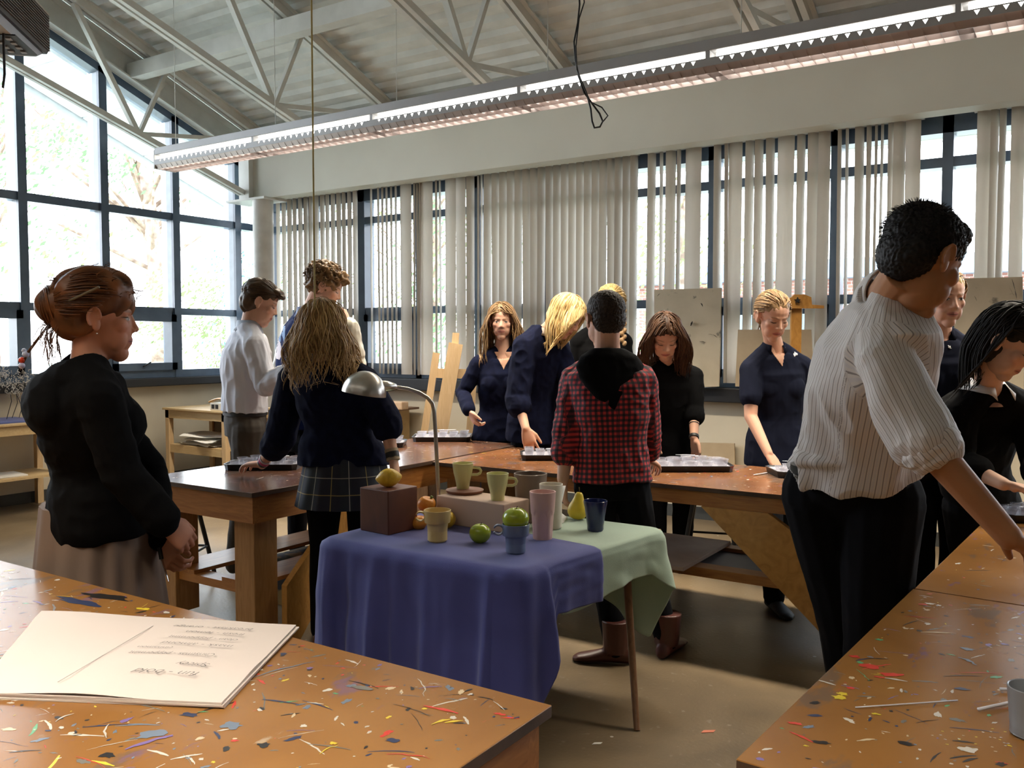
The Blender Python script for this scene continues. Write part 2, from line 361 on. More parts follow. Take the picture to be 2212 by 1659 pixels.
def ends(pl, pr, Y0=6.72, W=.089):
    lo, hi = 0, .06
    for _ in range(20):
        m_ = (lo+hi)/2
        if (PY(pl, 500, Y0-m_)-PY(pr, 500, Y0+m_)).length < W: lo = m_
        else: hi = m_
    return PY(pl, 500, Y0-lo), PY(pr, 500, Y0+lo)
rg = random.Random(4)
def blind(label, sl):
    xs = [ends(a, b_) for a, b_ in sl]; x0 = min(p[0].x for p in xs); x1 = max(p[1].x for p in xs)
    r = empty('vertical_blind', ((x0+x1)/2, 6.72, 3.02), label, 'blind', 'vertical blinds on the back windows')
    MB().box((x0-.02, 6.69, 2.99), (x1+.02, 6.75, 3.04)).build('headrail', M_frame if 0 else mat('headrail', (.5, .5, .48), .4), r)
    for a, b_ in xs: slat(r, a, b_, lean=rg.uniform(-.012, .012), zbot=1.12+rg.uniform(0, .012))
    return r
blind('half-closed vertical blind of narrow slats beside the round corner column', [(597+i*11.8, 597+i*11.8+8.5+(i % 3)) for i in range(15)])
thin = lambda xs: [(x, x+2.2) for x in xs]
blind('mostly open vertical blind in front of the window left of the easel', thin([800, 815, 824, 833, 843, 853])+[(865, 889)]+thin([893, 899, 905])+[(909, 935)]+thin([940, 948])+[(962, 985), (985, 1006), (1007, 1025)]+thin([1031, 1038]))
blind('fully closed vertical blind filling the middle of the window wall', [(1045+i*16.6, 1045+i*16.6+17.2) for i in range(20)])
blind('vertical blind with uneven gaps behind the tall upright drawing board', [(1398, 1416)]+[(1424, 1430), (1437, 1459), (1461, 1469), (1480, 1514), (1540, 1556), (1563, 1571), (1573, 1602), (1608, 1627), (1628, 1647), (1652, 1671), (1678, 1714), (1719, 1737), (1742, 1766), (1765, 1791)])
blind('widely gapped vertical blind behind the man in the striped shirt', [(1806, 1813), (1823, 1827), (1843, 1863), (1868, 1878)]+thin([1886, 1899])+[(1914, 1926), (1926, 1952), (1952, 1985)])
blind('vertical blind at the right edge beside the bare window gap', [(2105, 2136), (2134, 2152), (2153, 2168), (2178, 2208), (2214, 2240), (2244, 2270), (2275, 2300)])
# ---------------------------------------------------------------- wood
def wood(name, c1, c2, st=(1, 1, 1), rough=.5, coat=0, sc=6):
    return mat(name, c1, rough, col2=c2, scale=sc, stretch=st, detail=5, dist=1.2, coat=coat, lo=.3, hi=.7)
M_pineX = wood('pine_along_x', (.42, .175, .040), (.28, .10, .022), (1, 9, 9), .45, .15)
M_pineZ = wood('pine_upright', (.40, .20, .065), (.28, .13, .035), (9, 9, 1), .5, .1)
M_pineY = wood('pine_along_y', (.40, .165, .038), (.26, .09, .02), (9, 1, 9), .45, .15)
M_brace = wood('varnished_brace', (.50, .25, .06), (.36, .165, .035), (3, 9, 3), .4, .2)
M_edge = mat('table_edge_dark', (.045, .025, .014), .5, col2=(.09, .05, .03), scale=9)
M_cast = mat('caster_black', (.015, .015, .015), .5)
M_light = wood('light_birch', (.58, .42, .22), (.50, .34, .16), (1, 8, 8), .5)
M_lightZ = wood('light_birch_upright', (.62, .44, .25), (.52, .35, .18), (9, 9, 1), .5)
def topmat(name, c, c2, rough, coat=.3):
    m = mat(name, c, rough, col2=c2, scale=3.2, detail=6, dist=.5, coat=coat, lo=.3, hi=.72); n = m.node_tree; b = n.nodes['Principled BSDF']; b.inputs['Specular IOR Level'].default_value = .22
    src = b.inputs['Base Color'].links[0].from_socket; t = n.nodes.new('ShaderNodeTexCoord'); mp = n.nodes.new('ShaderNodeMapping'); L(n, t.outputs['Object'], mp.inputs[0]); mp.inputs['Scale'].default_value = (1, .45, 1); mp.inputs['Rotation'].default_value = (0, 0, .9)
    cur = src
    for sc, th, col, seed in ((7, .62, (.10, .09, .08), 0), (11, .655, (.16, .10, .20), 3), (16, .70, (.5, .42, .32), 7), (19, .71, (.12, .16, .15), 11), (26, .71, (.40, .10, .05), 17)):
        z = n.nodes.new('ShaderNodeTexNoise'); z.noise_dimensions = '4D'; z.inputs['W'].default_value = seed; z.inputs['Scale'].default_value = sc; z.inputs['Detail'].default_value = 6; z.inputs['Roughness'].default_value = .6; L(n, mp.outputs[0], z.inputs['Vector'])
        cur = mixc(n, mth(n, 'MULTIPLY', sm(n, z.outputs[0], th-.04, th+.02), .55), cur, col)
    L(n, cur, b.inputs['Base Color'])
    z = n.nodes.new('ShaderNodeTexNoise'); z.inputs['Scale'].default_value = 5; z.inputs['Detail'].default_value = 5; L(n, t.outputs['Object'], z.inputs['Vector']); r = n.nodes.new('ShaderNodeMapRange'); L(n, z.outputs[0], r.inputs[0]); r.inputs[3].default_value = rough-.08; r.inputs[4].default_value = rough+.12; L(n, r.outputs[0], b.inputs['Roughness'])
    return m
M_topA = topmat('old_brown_tabletop', (.15, .07, .04), (.10, .045, .028), .2)
M_topB = topmat('worn_brown_tabletop', (.24, .10, .038), (.14, .058, .025), .25)
M_topD = topmat('orange_brown_tabletop', (.30, .142, .040), (.24, .105, .028), .22, coat=.0)
PAINT = [mat('paint_'+k, c, .35) for k, c in dict(white=(.62, .57, .50), yellow=(.75, .56, .04), red=(.62, .05, .03), navy=(.03, .04, .10), black=(.02, .016, .014), green=(.10, .36, .16), violet=(.20, .13, .34), grey=(.17, .16, .14), cream=(.62, .48, .30), slate=(.16, .20, .27)).items()]
PN = ['white', 'yellow', 'red', 'navy', 'black', 'green', 'violet', 'grey', 'cream', 'slate']
def blob(mb, x, y, z, r, asp, ang, mi, rnd, jag=.35):
    k = 15; vs = []
    for i in range(k):
        a = 2*PI*i/k; q = r*(1+rnd.uniform(-jag, jag)); px, py = q*math.cos(a)*asp, q*math.sin(a); vs.append((x+px*math.cos(ang)-py*math.sin(ang), y+px*math.sin(ang)+py*math.cos(ang), z))
    mb.add(vs, [tuple(range(k))], mi)
def stroke(mb, p, q, z, w_, mi, rnd, k=6, wig=.15):
    p = V((*p, z)); q = V((*q, z)); d = q-p; nn = V((-d.y, d.x, 0)).normalized(); up = []; dn = []
    for i in range(k+1):
        u = i/k; c = p+d*u+nn*(math.sin(u*PI*rnd.uniform(.8, 1.2))*wig*d.length*.3*rnd.choice((1, 1, .6))); h = w_*(.35+math.sin(PI*min(max(u, .05), .95)))*rnd.uniform(.5, 1)
        up.append(c+nn*h); dn.append(c-nn*h)
    mb.add(up+dn, [(i, i+1, k+2+i, k+1+i) for i in range(k)], mi)
def splats(mb, x0, x1, y0, y1, z, n_, seed, s=1.0, dirn=.6):
    rnd = random.Random(seed); wts = [24, 5, 7, 10, 14, 4, 8, 12, 12, 7]
    zz = z+.0003
    for i in range(n_):
        x = rnd.uniform(x0+.02, x1-.02); y = rnd.uniform(y0+.02, y1-.02); mi = 1+rnd.choices(range(10), wts)[0]; zz += 2e-7
        if rnd.random() < .62: blob(mb, x, y, zz, s*rnd.choice((.0011, .0015, .002, .0026, .0036, .006)), rnd.uniform(1, 2.6), rnd.uniform(0, 3), mi, rnd)
        else:
            a = rnd.gauss(dirn, .7); l = s*rnd.choice((.015, .02, .035, .05, .08)); l = min(l, x-x0, x1-x, y-y0, y1-y)
            stroke(mb, (x-l/2*math.cos(a), y-l/2*math.sin(a)), (x+l/2*math.cos(a), y+l/2*math.sin(a)), zz, s*rnd.choice((.0007, .001, .0018, .003)), mi, rnd)
def bench(name, label, x0, x1, y0, y1, topm, nspl, seed, H=.76, th=.022, apron=.125, inset=.06, leg=.14, legs=((0, 0), (1, 0), (0, 1), (1, 1)), group='paint-spattered work tables', s=1, shelf=True, corners=.0, caster=True, dirn=.6, rot=0, extra=None):
    cx, cy = (x0+x1)/2, (y0+y1)/2
    r = empty(name, (cx, cy, 0), label, 'table', group)
    mb = MB(); mb.box((x0, y0, H-th), (x1, y1, H), 11, bev=.002); mb.v = mb.v; 
    for i in range(len(mb.mi)): mb.mi[i] = 0 if all(mb.v[j][2] > H-.003 for j in mb.f[i]) else 11
    splats(mb, x0, x1, y0, y1, H, nspl, seed, s, dirn)
    if extra: extra(mb)
    mb.build('tabletop', [topm]+PAINT+[M_edge], r, fix=False)
    a = .018
    MB().box((x0+a, y0+a, H-th-apron), (x1-a, y0+a+.04, H-th)).build('apron', M_pineX, r); MB().box((x0+a, y1-a-.04, H-th-apron), (x1-a, y1-a, H-th)).build('apron', M_pineX, r)
    MB().box((x0+a, y0+a+.04, H-th-apron), (x0+a+.04, y1-a-.04, H-th)).build('apron', M_pineY, r); MB().box((x1-a-.04, y0+a+.04, H-th-apron), (x1-a, y1-a-.04, H-th)).build('apron', M_pineY, r)
    zl = .075 if caster else 0
    for ix, iy in legs:
        lx = x0+inset if ix == 0 else x1-inset-leg; ly = y0+inset if iy == 0 else y1-inset-leg
        lo = MB().box((lx, ly, zl), (lx+leg, ly+leg, H-th), bev=.004).build('leg', M_pineZ, r)
        if caster:
            c = MB(); c.lathe([(.03, 0), (.03, .024)], (lx+leg/2, ly+leg/2, .03), 14, M=Matrix.Translation((0, -.012, 0)) @ Matrix.Rotation(-PI/2, 4, 'X')); c.box((lx+leg/2-.02, ly+leg/2-.018, .034), (lx+leg/2+.02, ly+leg/2+.018, .075)); c.build('caster', M_cast, lo)
    if shelf:
        MB().box((x0+inset+.02, y0+inset+.02, .25), (x1-inset-.02, y0+inset+.11, .29)).build('stretcher', M_pineX, r); MB().box((x0+inset+.02, y1-inset-.11, .25), (x1-inset-.02, y1-inset-.02, .29)).build('stretcher', M_pineX, r)
        MB().box((x0+inset+.03, y0+inset+.02, .2905), (x0+.32, y1-inset-.02, .31)).build('lower_shelf', M_pineY, r); MB().box((x1-.32, y0+inset+.02, .2905), (x1-inset-.03, y1-inset-.02, .31)).build('lower_shelf', M_pineY, r)
    return r
rA = bench('work_table', 'long brown work table at left with heavy square legs', -4.02, -3.17, 2.68, 4.97, M_topA, 260, 5)
MB().prism([(-3.16, 2.84, .02), (-3.16, 2.92, .02), (-3.16, 3.45, .62), (-3.16, 3.25, .66), (-3.16, 2.84, .30)][::-1], (.035, 0, 0)).build('diagonal_brace', M_brace, rA)
rB = bench('work_table', 'wide brown work table behind the draped still-life table, with a big diagonal brace', -3.14, -.62, 3.96, 4.80, M_topB, 520, 8, apron=.07, legs=((0, 1), (1, 1), (0, 0), (1, 0)), shelf=False)
MB().prism([(-1.52, 3.962, .668), (-1.20, 3.962, .668), (-1.03, 3.962, .56), (-.90, 3.962, .10), (-.98, 3.962, .18)][::-1], (0, .035, 0)).build('diagonal_brace', M_brace, rB)
MB().box((-3.0, 4.12, .285), (-.75, 4.22, .33)).build('stretcher', M_pineX, rB); MB().box((-3.0, 4.60, .285), (-.75, 4.68, .33)).build('stretcher', M_pineX, rB)
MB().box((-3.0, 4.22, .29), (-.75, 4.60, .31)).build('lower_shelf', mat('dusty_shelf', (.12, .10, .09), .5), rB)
tag(MB().box((-2.38, 4.0, .332), (-1.62, 4.68, .352), bev=.002).build('hardboard_sheet', mat('pale_hardboard', (.42, .29, .21), .6, col2=(.36, .25, .18))), 'pale pinkish hardboard panel lying on the shelf under the wide work table', 'board')
def exC(mb):
    rnd = random.Random(3)
    P = lambda x, y: tuple(PZ(x, y, .76))[:2]
    def bl(x, y, r, asp, mi, ang=.3): c = P(x, y); blob(mb, c[0], c[1], .7608, r, asp, ang, 1+PN.index(mi), rnd)
    def st(a, b_, w_, mi, wig=.1): stroke(mb, P(*a), P(*b_), .7609, w_, 1+PN.index(mi), rnd, wig=wig)
    bl(1788, 1528, .010, 1.3, 'yellow'); bl(1793, 1520, .007, 1.4, 'yellow'); bl(1892, 1473, .009, 2.6, 'red', .55); bl(1845, 1455, .012, 1.5, 'red'); bl(1808, 1433, .008, 1.2, 'red'); bl(1872, 1480, .004, 3, 'red')
    st((1880, 1481), (1930, 1488), .0035, 'white'); st((1738, 1490), (1777, 1501), .0035, 'white'); bl(1938, 1371, .006, 1.2, 'black'); bl(1855, 1393, .006, 1.4, 'green'); bl(1937, 1311, .006, 2, 'red'); bl(1872, 1565, .004, 2, 'yellow'); bl(1761, 1636, .007, 2, 'black', .4); bl(1947, 1633, .007, 1.8, 'black', .2)
    st((2135, 1388), (2205, 1408), .0016, 'black', .5); st((2180, 1395), (2205, 1415), .002, 'black'); st((2165, 1412), (2212, 1424), .0025, 'yellow', .4); bl(2045, 1410, .009, 1.6, 'slate'); bl(2190, 1340, .010, 1.7, 'slate', 1); st((2030, 1430), (2070, 1447), .004, 'slate', .6); bl(2048, 1502, .007, 2, 'navy'); bl(2085, 1643, .010, 1.6, 'white'); st((1690, 1612), (1745, 1636), .0028, 'red'); bl(1700, 1592, .005, 2.5, 'red'); bl(2190, 1533, .012, 1.6, 'green', 1)
    for k in range(26):
        x, y = rnd.uniform(2000, 2200), rnd.uniform(1590, 1655); bl(x, y, .0016, 1.5, rnd.choice(('white', 'cream', 'yellow')))
rC = bench('work_table', 'orange-brown paint-spattered table in the right foreground', -.455, 1.6, 1.33, 2.585, M_topD, 1500, 12, th=.03, apron=.10, extra=exC, caster=False, leg=.09, shelf=False, s=1.0)
rC.rotation_euler.z = -.062; rC.location.x += .022
rC2 = bench('work_table', 'orange-brown paint-spattered table at far right, butted behind the nearest right table', -.37, 1.6, 2.592, 3.98, M_topD, 360, 13, th=.03, apron=.10, caster=False, leg=.09, shelf=False, inset=.2, group='paint-spattered work tables'); rC2.rotation_euler.z = -.062; rC2.location.x += .022
def exD(mb):
    rnd = random.Random(9)
    P = lambda x, y: tuple(PZ(x, y, .76))[:2]
    def bl(x, y, r, asp, mi, ang=.3): c = P(x, y); blob(mb, c[0], c[1], .7608, r, asp, ang, 1+PN.index(mi), rnd)
    def st(a, b_, w_, mi, wig=.1): stroke(mb, P(*a), P(*b_), .7609, w_, 1+PN.index(mi), rnd, wig=wig)
    st((932, 1566), (975, 1555), .0035, 'yellow', .6); st((960, 1562), (1000, 1557), .003, 'yellow'); st((915, 1525), (990, 1542), .004, 'red', .1); st((760, 1483), (805, 1491), .008, 'grey'); bl(170, 1510, .010, 3, 'red', .1)
    st((850, 1522), (930, 1548), .0012, 'black', .2); bl(500, 1568, .013, 1.6, 'slate'); bl(330, 1585, .016, 1.8, 'slate', 1.2); st((270, 1620), (375, 1590), .005, 'violet', .3); st((130, 1570), (135, 1575), .004, 'white'); st((120, 1560), (160, 1542), .002, 'white', .5); st((230, 1595), (233, 1565), .002, 'white', .3); bl(410, 1545, .009, 2, 'navy'); bl(570, 1610, .009, 1.3, 'black'); bl(230, 1632, .008, 1.8, 'black'); st((540, 1466), (680, 1430), .0025, 'slate', .2); bl(312, 1316, .007, 3, 'yellow', .3)
    st((902, 1467), (915, 1505), .0015, 'white', .3); st((925, 1478), (950, 1480), .0015, 'white', .5); st((905, 1488), (955, 1485), .002, 'violet', .4); st((1065, 1515), (1090, 1535), .0012, 'white'); bl(720, 1606, .005, 1.4, 'yellow'); st((690, 1630), (730, 1610), .0015, 'yellow', .4); bl(848, 1600, .007, 1.6, 'navy')
    st((835, 1630), (930, 1640), .0015, 'red', .3); bl(230, 1290, .02, 4, 'black', .2); bl(170, 1300, .016, 5, 'navy', .1); bl(1080, 1543, .004, 3, 'red', .2)
rD = bench('work_table', 'orange-brown paint-spattered table in the left foreground, under the paper pad', -3.0, -.835, .15, 1.415, M_topD, 2000, 21, th=.024, apron=.13, extra=exD, caster=False, leg=.10, shelf=False, dirn=.4)
# ---------------------------------------------------------------- furniture at the walls
def side_table(label, x0, x1, y0, y1, H, shz, back=None, lg=.055, grp=None):
    r = empty('side_table', ((x0+x1)/2, (y0+y1)/2, 0), label, 'table', grp)
    MB().box((x0-.02, y0-.02, H-.02), (x1+.02, y1+.02, H), bev=.003).build('tabletop', M_light, r)
    MB().box((x0, y0, H-.10), (x1, y0+.02, H-.02)).box((x0, y1-.02, H-.10), (x1, y1, H-.02)).box((x0, y0+.02, H-.1), (x0+.02, y1-.02, H-.02)).box((x1-.02, y0+.02, H-.1), (x1, y1-.02, H-.02)).build('apron', M_light, r)
    for x in (x0, x1-lg):
        for y in (y0, y1-lg): MB().box((x, y, 0), (x+lg, y+lg, H-.02), bev=.003).build('leg', M_lightZ, r)
    MB().box((x0+.01, y0+.03, shz), (x1-.01, y1-.03, shz+.02)).box((x0+.01, y0+.01, shz-.06), (x1-.01, y0+.03, shz+.02)).build('lower_shelf', M_light, r)
    if back: MB().box((x0+.03, y1-.03, .05), (x1-.03, y1-.015, H-.1)).build('back_panel', back, r)
    return r
M_card = mat('brown_panel', (.22, .17, .12), .7)
M_paper = mat('white_paper', (.80, .78, .73), .7, col2=(.76, .74, .70), scale=3)
side_table('small birch side table with papers, standing in the corner', -7.62, -6.72, 5.38, 5.95, .80, .42, M_card)
side_table('birch table against the window wall at the left edge, blue board on top', -7.90, -7.38, 2.5, 4.28, .775, .30)
tag(MB().box((-7.88, 2.6, .776), (-7.42, 4.05, .792), bev=.002).build('blue_board', mat('blue_mat', (.10, .13, .34), .35)), 'glossy blue board lying on the birch table at the left edge', 'board')
rg = random.Random(7)
for i in range(3):
    m_ = Matrix.Translation((-7.62, 3.75-i*.28, .322+i*.013)) @ Matrix.Rotation(rg.uniform(-.3, .3), 4, 'Z')
    tag(MB().box((-.15, -.2, 0), (.15, .2, .012), M=m_).build('paper_pile', M_paper), ['thin paper pile at the right end of the left birch table shelf', 'pile of white paper in the middle of the left birch table shelf', 'topmost pile of paper on the left birch table shelf'][i], 'paper', 'papers on the left table shelf')
for i in range(6):
    m_ = Matrix.Translation((-7.15+rg.uniform(-.04, .04), 5.62+rg.uniform(-.04, .04), .446+i*.019)) @ Matrix.Rotation(rg.uniform(-.25, .25), 4, 'Z')
    def sag(q): return q
    mbp = MB(); g = []
    nx, ny = 12, 8
    for k in range(2):
        for a in range(nx+1):
            for b_ in range(ny+1):
                x, y = (a/nx-.5)*.56, (b_/ny-.5)*.40; zz = .004*k-max(0, abs(y)-.14)*.3*(i % 2)+.004*math.sin(x*14+i)
                g.append(m_ @ V((x, y, zz+.006)))
    W = (nx+1)*(ny+1); fs = []
    for a in range(nx):
        for b_ in range(ny): p = a*(ny+1)+b_; fs.append((p, p+ny+1, p+ny+2, p+1)); fs.append((p+W, p+1+W, p+ny+2+W, p+ny+1+W))
    for a in range(nx): p = a*(ny+1); fs.append((p, p+W, p+W+ny+1, p+ny+1)); p += ny; fs.append((p, p+ny+1, p+W+ny+1, p+W))
    tag(mbp.add(g, fs).build('paper_sheet', M_paper), 'large loose sheet of paper on the shelf of the corner birch table', 'paper', 'loose sheets on the corner table shelf')
# small box with a curved wooden handle on the side table
p = V((-6.86, 5.46, .801)); tb = empty('sanding_tool', p, 'small white box with windows and a curved wooden strip on the corner birch table', 'box')
MB().box((-.10, -.06, 0), (.07, .06, .07), bev=.004, M=Matrix.Translation(p)).build('box_body', mat('box_white', (.62, .60, .55), .5), tb)
for dx in (-.075, -.02): MB().box((dx, -.063, .015), (dx+.04, -.059, .055), M=Matrix.Translation(p)).build('window_slot', M_black, tb)
mb = MB(); mb.tube([p+V((x, -.02, .075+.035*math.sin(PI*u))) for u, x in [(i/8, -.14+.3*i/8) for i in range(9)]], .03, 8, flat=.35); mb.build('curved_strip', M_brace, tb, smooth=40)
# cabinet under the back window
cb = empty('low_cabinet', (-6.0, 6.5, 0), 'low birch cabinet under the back window, behind the desk lamp', 'cabinet')
MB().box((-6.6, 6.16, .785), (-5.52, 6.76, .805), bev=.003).build('cabinet_top', wood('walnut_top', (.20, .12, .07), (.15, .08, .05), (1, 8, 8)), cb)
MB().box((-6.58, 6.20, .05), (-5.63, 6.74, .785)).build('cabinet_body', wood('cabinet_panel', (.50, .36, .18), (.44, .30, .14), (1, 1, 1)), cb)
for x in (-6.58, -5.68): MB().box((x, 6.18, 0), (x+.05, 6.2, .785)).build('edge_post', M_lightZ, cb)
p = PY(858, 862, 6.4); tag(MB().box((-.16, -.05, 0), (.10, .05, .075), bev=.01, M=Matrix.Translation((p.x, 6.4, .806))).build('wood_offcut', wood('offcut', (.62, .44, .30), (.5, .33, .2))), 'small pale wood offcut lying on the low cabinet', 'wood block')
# round-edged pale cable behind / dried plumes at left edge
dp = empty('dried_plumes', (-7.75, 3.95, .80), 'bunch of pale fluffy dried plumes on thin dark stems at the left edge', 'dried plant')
rg = random.Random(2); mb = MB(); st_ = MB()
for i in range(5):
    b0 = V((-7.72+rg.uniform(-.05, .05), 3.96+rg.uniform(-.1, .1), .792)); tp = b0+V((rg.uniform(-.1, .1), rg.uniform(-.18, .14), rg.uniform(.22, .40)))
    st_.tube([b0, (b0+tp)/2+V((0, .03, 0)), tp], .003, 5)
    for k in range(70):
        q = tp+V((rg.gauss(0, .03), rg.gauss(0, .035), rg.gauss(.0, .05))); d = V((rg.gauss(0, 1), rg.gauss(0, 1), rg.gauss(0, 1))).normalized()*.03
        mb.tube([q, q+d*.5+V((0, 0, .004)), q+d], [.002, .003, .0005], 4)
st_.build('stem', M_black, dp); mb.build('plume', mat('plume_pale', (.62, .58, .52), .9), dp)['kind'] = 'stuff'
# ---------------------------------------------------------------- easels and boards
def plank(a, b_, w_, h, up): return MB().bar(a, b_, w_, h, up)
e = empty('studio_easel', (-4.1, 5.5, 0), 'wooden A-frame easel standing behind the tables, left of the blonde girl', 'easel', 'wooden easels')
T = 6.5
upv = RT.cross(V((0, 0, 1)))
def pe(x, y, t=T): return PD(x, y, t)
def floorp(x, y0, t, lean=0):  # extend straight down
    p = PD(x, y0, t); return V((p.x+lean*RT.x, p.y+lean*RT.y, .0))
Fv = V((FH.x, FH.y, 0))
MB().bar(pe(985, 742), V((*pe(945, 960).to_2d(), 0))-RT*.12, .105, .025, Fv).build('mast', M_lightZ, e)
MB().bar(pe(985, 719, T+.02), pe(982, 760, T+.02), .05, .022, Fv).build('mast_extension', M_lightZ, e)
MB().bar(pe(943, 762, T+.05), V((*pe(905, 960, T+.05).to_2d(), 0))-RT*.08, .05, .06, Fv).build('leg', M_lightZ, e)
MB().bar(pe(1025, 790, T+.05), V((*pe(1012, 960, T+.05).to_2d(), 0))-RT*.05, .05, .06, Fv).build('leg', M_lightZ, e)
MB().bar(pe(942, 806, T+.03), pe(1025, 808, T+.03), .07, .02, Fv).build('crossbar', M_lightZ, e)
M_board = mat('drawing_board', (.56, .47, .33), .6, col2=(.46, .38, .26), scale=4, detail=5)
n = M_board.node_tree; b = n.nodes['Principled BSDF']; src = b.inputs['Base Color'].links[0].from_socket; t = n.nodes.new('ShaderNodeTexCoord')
z = n.nodes.new('ShaderNodeTexNoise'); z.inputs['Scale'].default_value = 9; z.inputs['Detail'].default_value = 8; L(n, t.outputs['Object'], z.inputs['Vector']); L(n, mixc(n, sm(n, z.outputs[0], .64, .72), src, (.16, .14, .10)), b.inputs['Base Color'])
M_boardd = mat('drawing_board_tan', (.44, .33, .20), .6, col2=(.36, .26, .15), scale=4, detail=5)
def board(label, corners, m, th=.018, marks=None, back=V((0, 1, 0))):
    mb = MB(); mb.prism(corners, back*th, 0); 
    o = mb.build('drawing_board', [m, M_black, PAINT[5]], None)
    tag(o, label, 'board', 'drawing boards leaning by the windows'); return o
Yb = 6.62
board('tall pale drawing board with black smudges, behind the brunette girl', [PY(1413, 840, Yb), PY(1553, 835, Yb), PY(1558, 622, Yb+.05), PY(1413, 626, Yb+.05)], M_board)
board('large pale drawing board with a dark twig-shaped mark at the right edge', [PY(2060, 872, 6.5), PY(2212, 880, 6.5), PY(2209, 598, 6.54), PY(2062, 602, 6.54)], M_board)
board('lower tan drawing board behind the girl in the polo shirt', [PY(1588, 835, 6.6), PY(1760, 835, 6.6), PY(1752, 712, 6.63), PY(1594, 712, 6.63)], M_boardd)
board('small tan board leaning low against the back wall under the sill', [PY(1500, 1075, 6.70), PY(1590, 1078, 6.70), PY(1586, 958, 6.77), PY(1498, 956, 6.77)], M_boardd)
def marks(o, Y, ls):
    mb = MB()
    for x0, y0, x1, y1, w_ in ls: a, c = PY(x0, y0, Y-.001), PY(x1, y1, Y-.001); MB().tube([a, (a+c)/2+V((0, 0, .004)), c], [w_*.4, w_, w_*.3], 6, flat=.4).build('paint_mark', mat('faded_paint', (.06, .05, .045), .8), o)
bd = [x for x in bpy.data.objects if x.name.startswith('drawing_board')]
marks(bd[0], 6.635, [(1530, 722, 1540, 724, .003), (1540, 723, 1549, 729, .005), (1511, 738, 1524, 740, .006), (1516, 742, 1522, 743, .003), (1514, 655, 1518, 662, .010), (1420, 640, 1426, 634, .004), (1455, 633, 1464, 634, .002), (1492, 704, 1496, 694, .014), (1486, 772, 1500, 781, .003), (1497, 640, 1500, 642, .004)])
marks(bd[1], 6.52, [(2186, 603, 2193, 628, .006), (2193, 628, 2196, 645, .007), (2190, 640, 2180, 620, .0015), (2192, 636, 2178, 636, .0015), (2148, 696, 2156, 700, .006), (2105, 640, 2110, 650, .004), (2080, 770, 2090, 790, .006)])
def easel_head(label, x, y, t, w=60, star=True):
    k = t/FPX; p = PD(x, y, t); r = empty('easel_head', V((p.x, p.y, 0)), label, 'easel', 'wooden easels')
    o = p; X = RT; Z = V((0, 0, 1)); 
    def q(a, c, d=0): return o+X*(a*k)+Z*(-c*k)+Fv*d
    MB().prism([q(-28, 50), q(56, 50), q(56, 44), q(30, 42), q(28, 26), q(14, 20), q(-8, 20), q(-14, 26), q(-26, 30)], Fv*.03).build('head_plate', M_brace, r)
    MB().prism([V((*q(-11, 50, .03).to_2d(), 0)), V((*q(11, 50, .03).to_2d(), 0)), q(11, 26, .03), q(-11, 26, .03)], Fv*.03).build('mast', M_brace, r)
    kn = []
    for i in range(10): a = PI*i/5+PI/2; rr = 7 if i % 2 == 0 else 3; kn.append(q(-3+rr*math.cos(a), 33-rr*math.sin(a), -.001))
    MB().prism(kn, Fv*-.02).build('star_knob', M_black, r)
    return r
easel_head('orange wooden easel with a black star knob behind the polo girl', 1725, 612+4, 5.95)
# black drafting stools
M_bmet = mat('black_metal', (.012, .012, .013), .4)
def stool(label, x, y, H=.72, s=.19, rot=.3):
    r = empty('drafting_stool', (x, y, 0), label, 'stool', 'black metal stools')
    MB().lathe([(.165, 0), (.175, .01), (.175, .03), (.16, .04)], (x, y, H-.04), 24).build('seat', mat('stool_seat', (.05, .035, .025), .5), r)
    ft = []
    for i in range(4):
        a = rot+PI/2*i+PI/4; d = V((math.cos(a), math.sin(a), 0)); ft.append(V((x, y, .2))+d*(s+.02))
        lg = MB().tube([V((x, y, H-.04))+d*.12, V((x, y, 0.02))+d*(s+.06)], .014, 8); lo = lg.build('leg', M_bmet, r, smooth=40)
        MB().tube([V((x, y, .0))+d*(s+.062), V((x, y, .03))+d*(s+.058)], .016, 8).build('foot_cap', mat('steel_foot', (.5, .5, .5), .3, metal=1), lo)
    for i in range(4): MB().tube([ft[i], ft[(i+1) % 4]], .008, 6).build('rung', M_bmet, r)
    return r
stool('black metal stool standing behind the diagonal brace of the wide work table', -1.98, 5.35, H=.62)
stool('black metal stool whose legs show behind the wide work table, near the dark shoes', -1.50, 5.45, H=.62, rot=.1)
stool('black metal stool at left, its leg showing between the woman and the work table', -4.55, 3.25, H=.62, rot=.5)
# ---------------------------------------------------------------- still-life table with its cloths
TX0, TX1, TXB, TY0, TY1, TZ = -2.44, -1.535, -1.42, 2.39, 3.30, .69
r = empty('still_life_table', ((TX0+TX1)/2, (TY0+TY1)/2, 0), 'small table with thin round wooden legs, covered by blue and green cloths', 'table')
MB().prism([(TX0+.01, TY0+.01, TZ-.03), (TX1-.01, TY0+.01, TZ-.03), (TXB-.01, TY1-.01, TZ-.03), (TX0+.01, TY1-.01, TZ-.03)], (0, 0, .03)).build('tabletop', M_light, r)
M_dark = wood('turned_leg_wood', (.22, .11, .05), (.15, .07, .03), (9, 9, 1), .4, .3)
lt = PX(1357, 1290, -1.50); lb = PZ(1376, 1578, 0)
MB().tube([(lt.x-.015, lt.y, TZ-.03), lt, lb], [.017, .016, .012], 12).build('leg', M_dark, r, smooth=40)
for a, b_ in (((-1.60, 2.50), (-1.575, 2.44)), ((-2.36, 2.48), (-2.40, 2.44)), ((-2.36, 3.12), (-2.42, 3.18))): MB().tube([(*a, TZ-.03), (*b_, 0)], [.017, .012], 12).build('leg', M_dark, r, smooth=40)
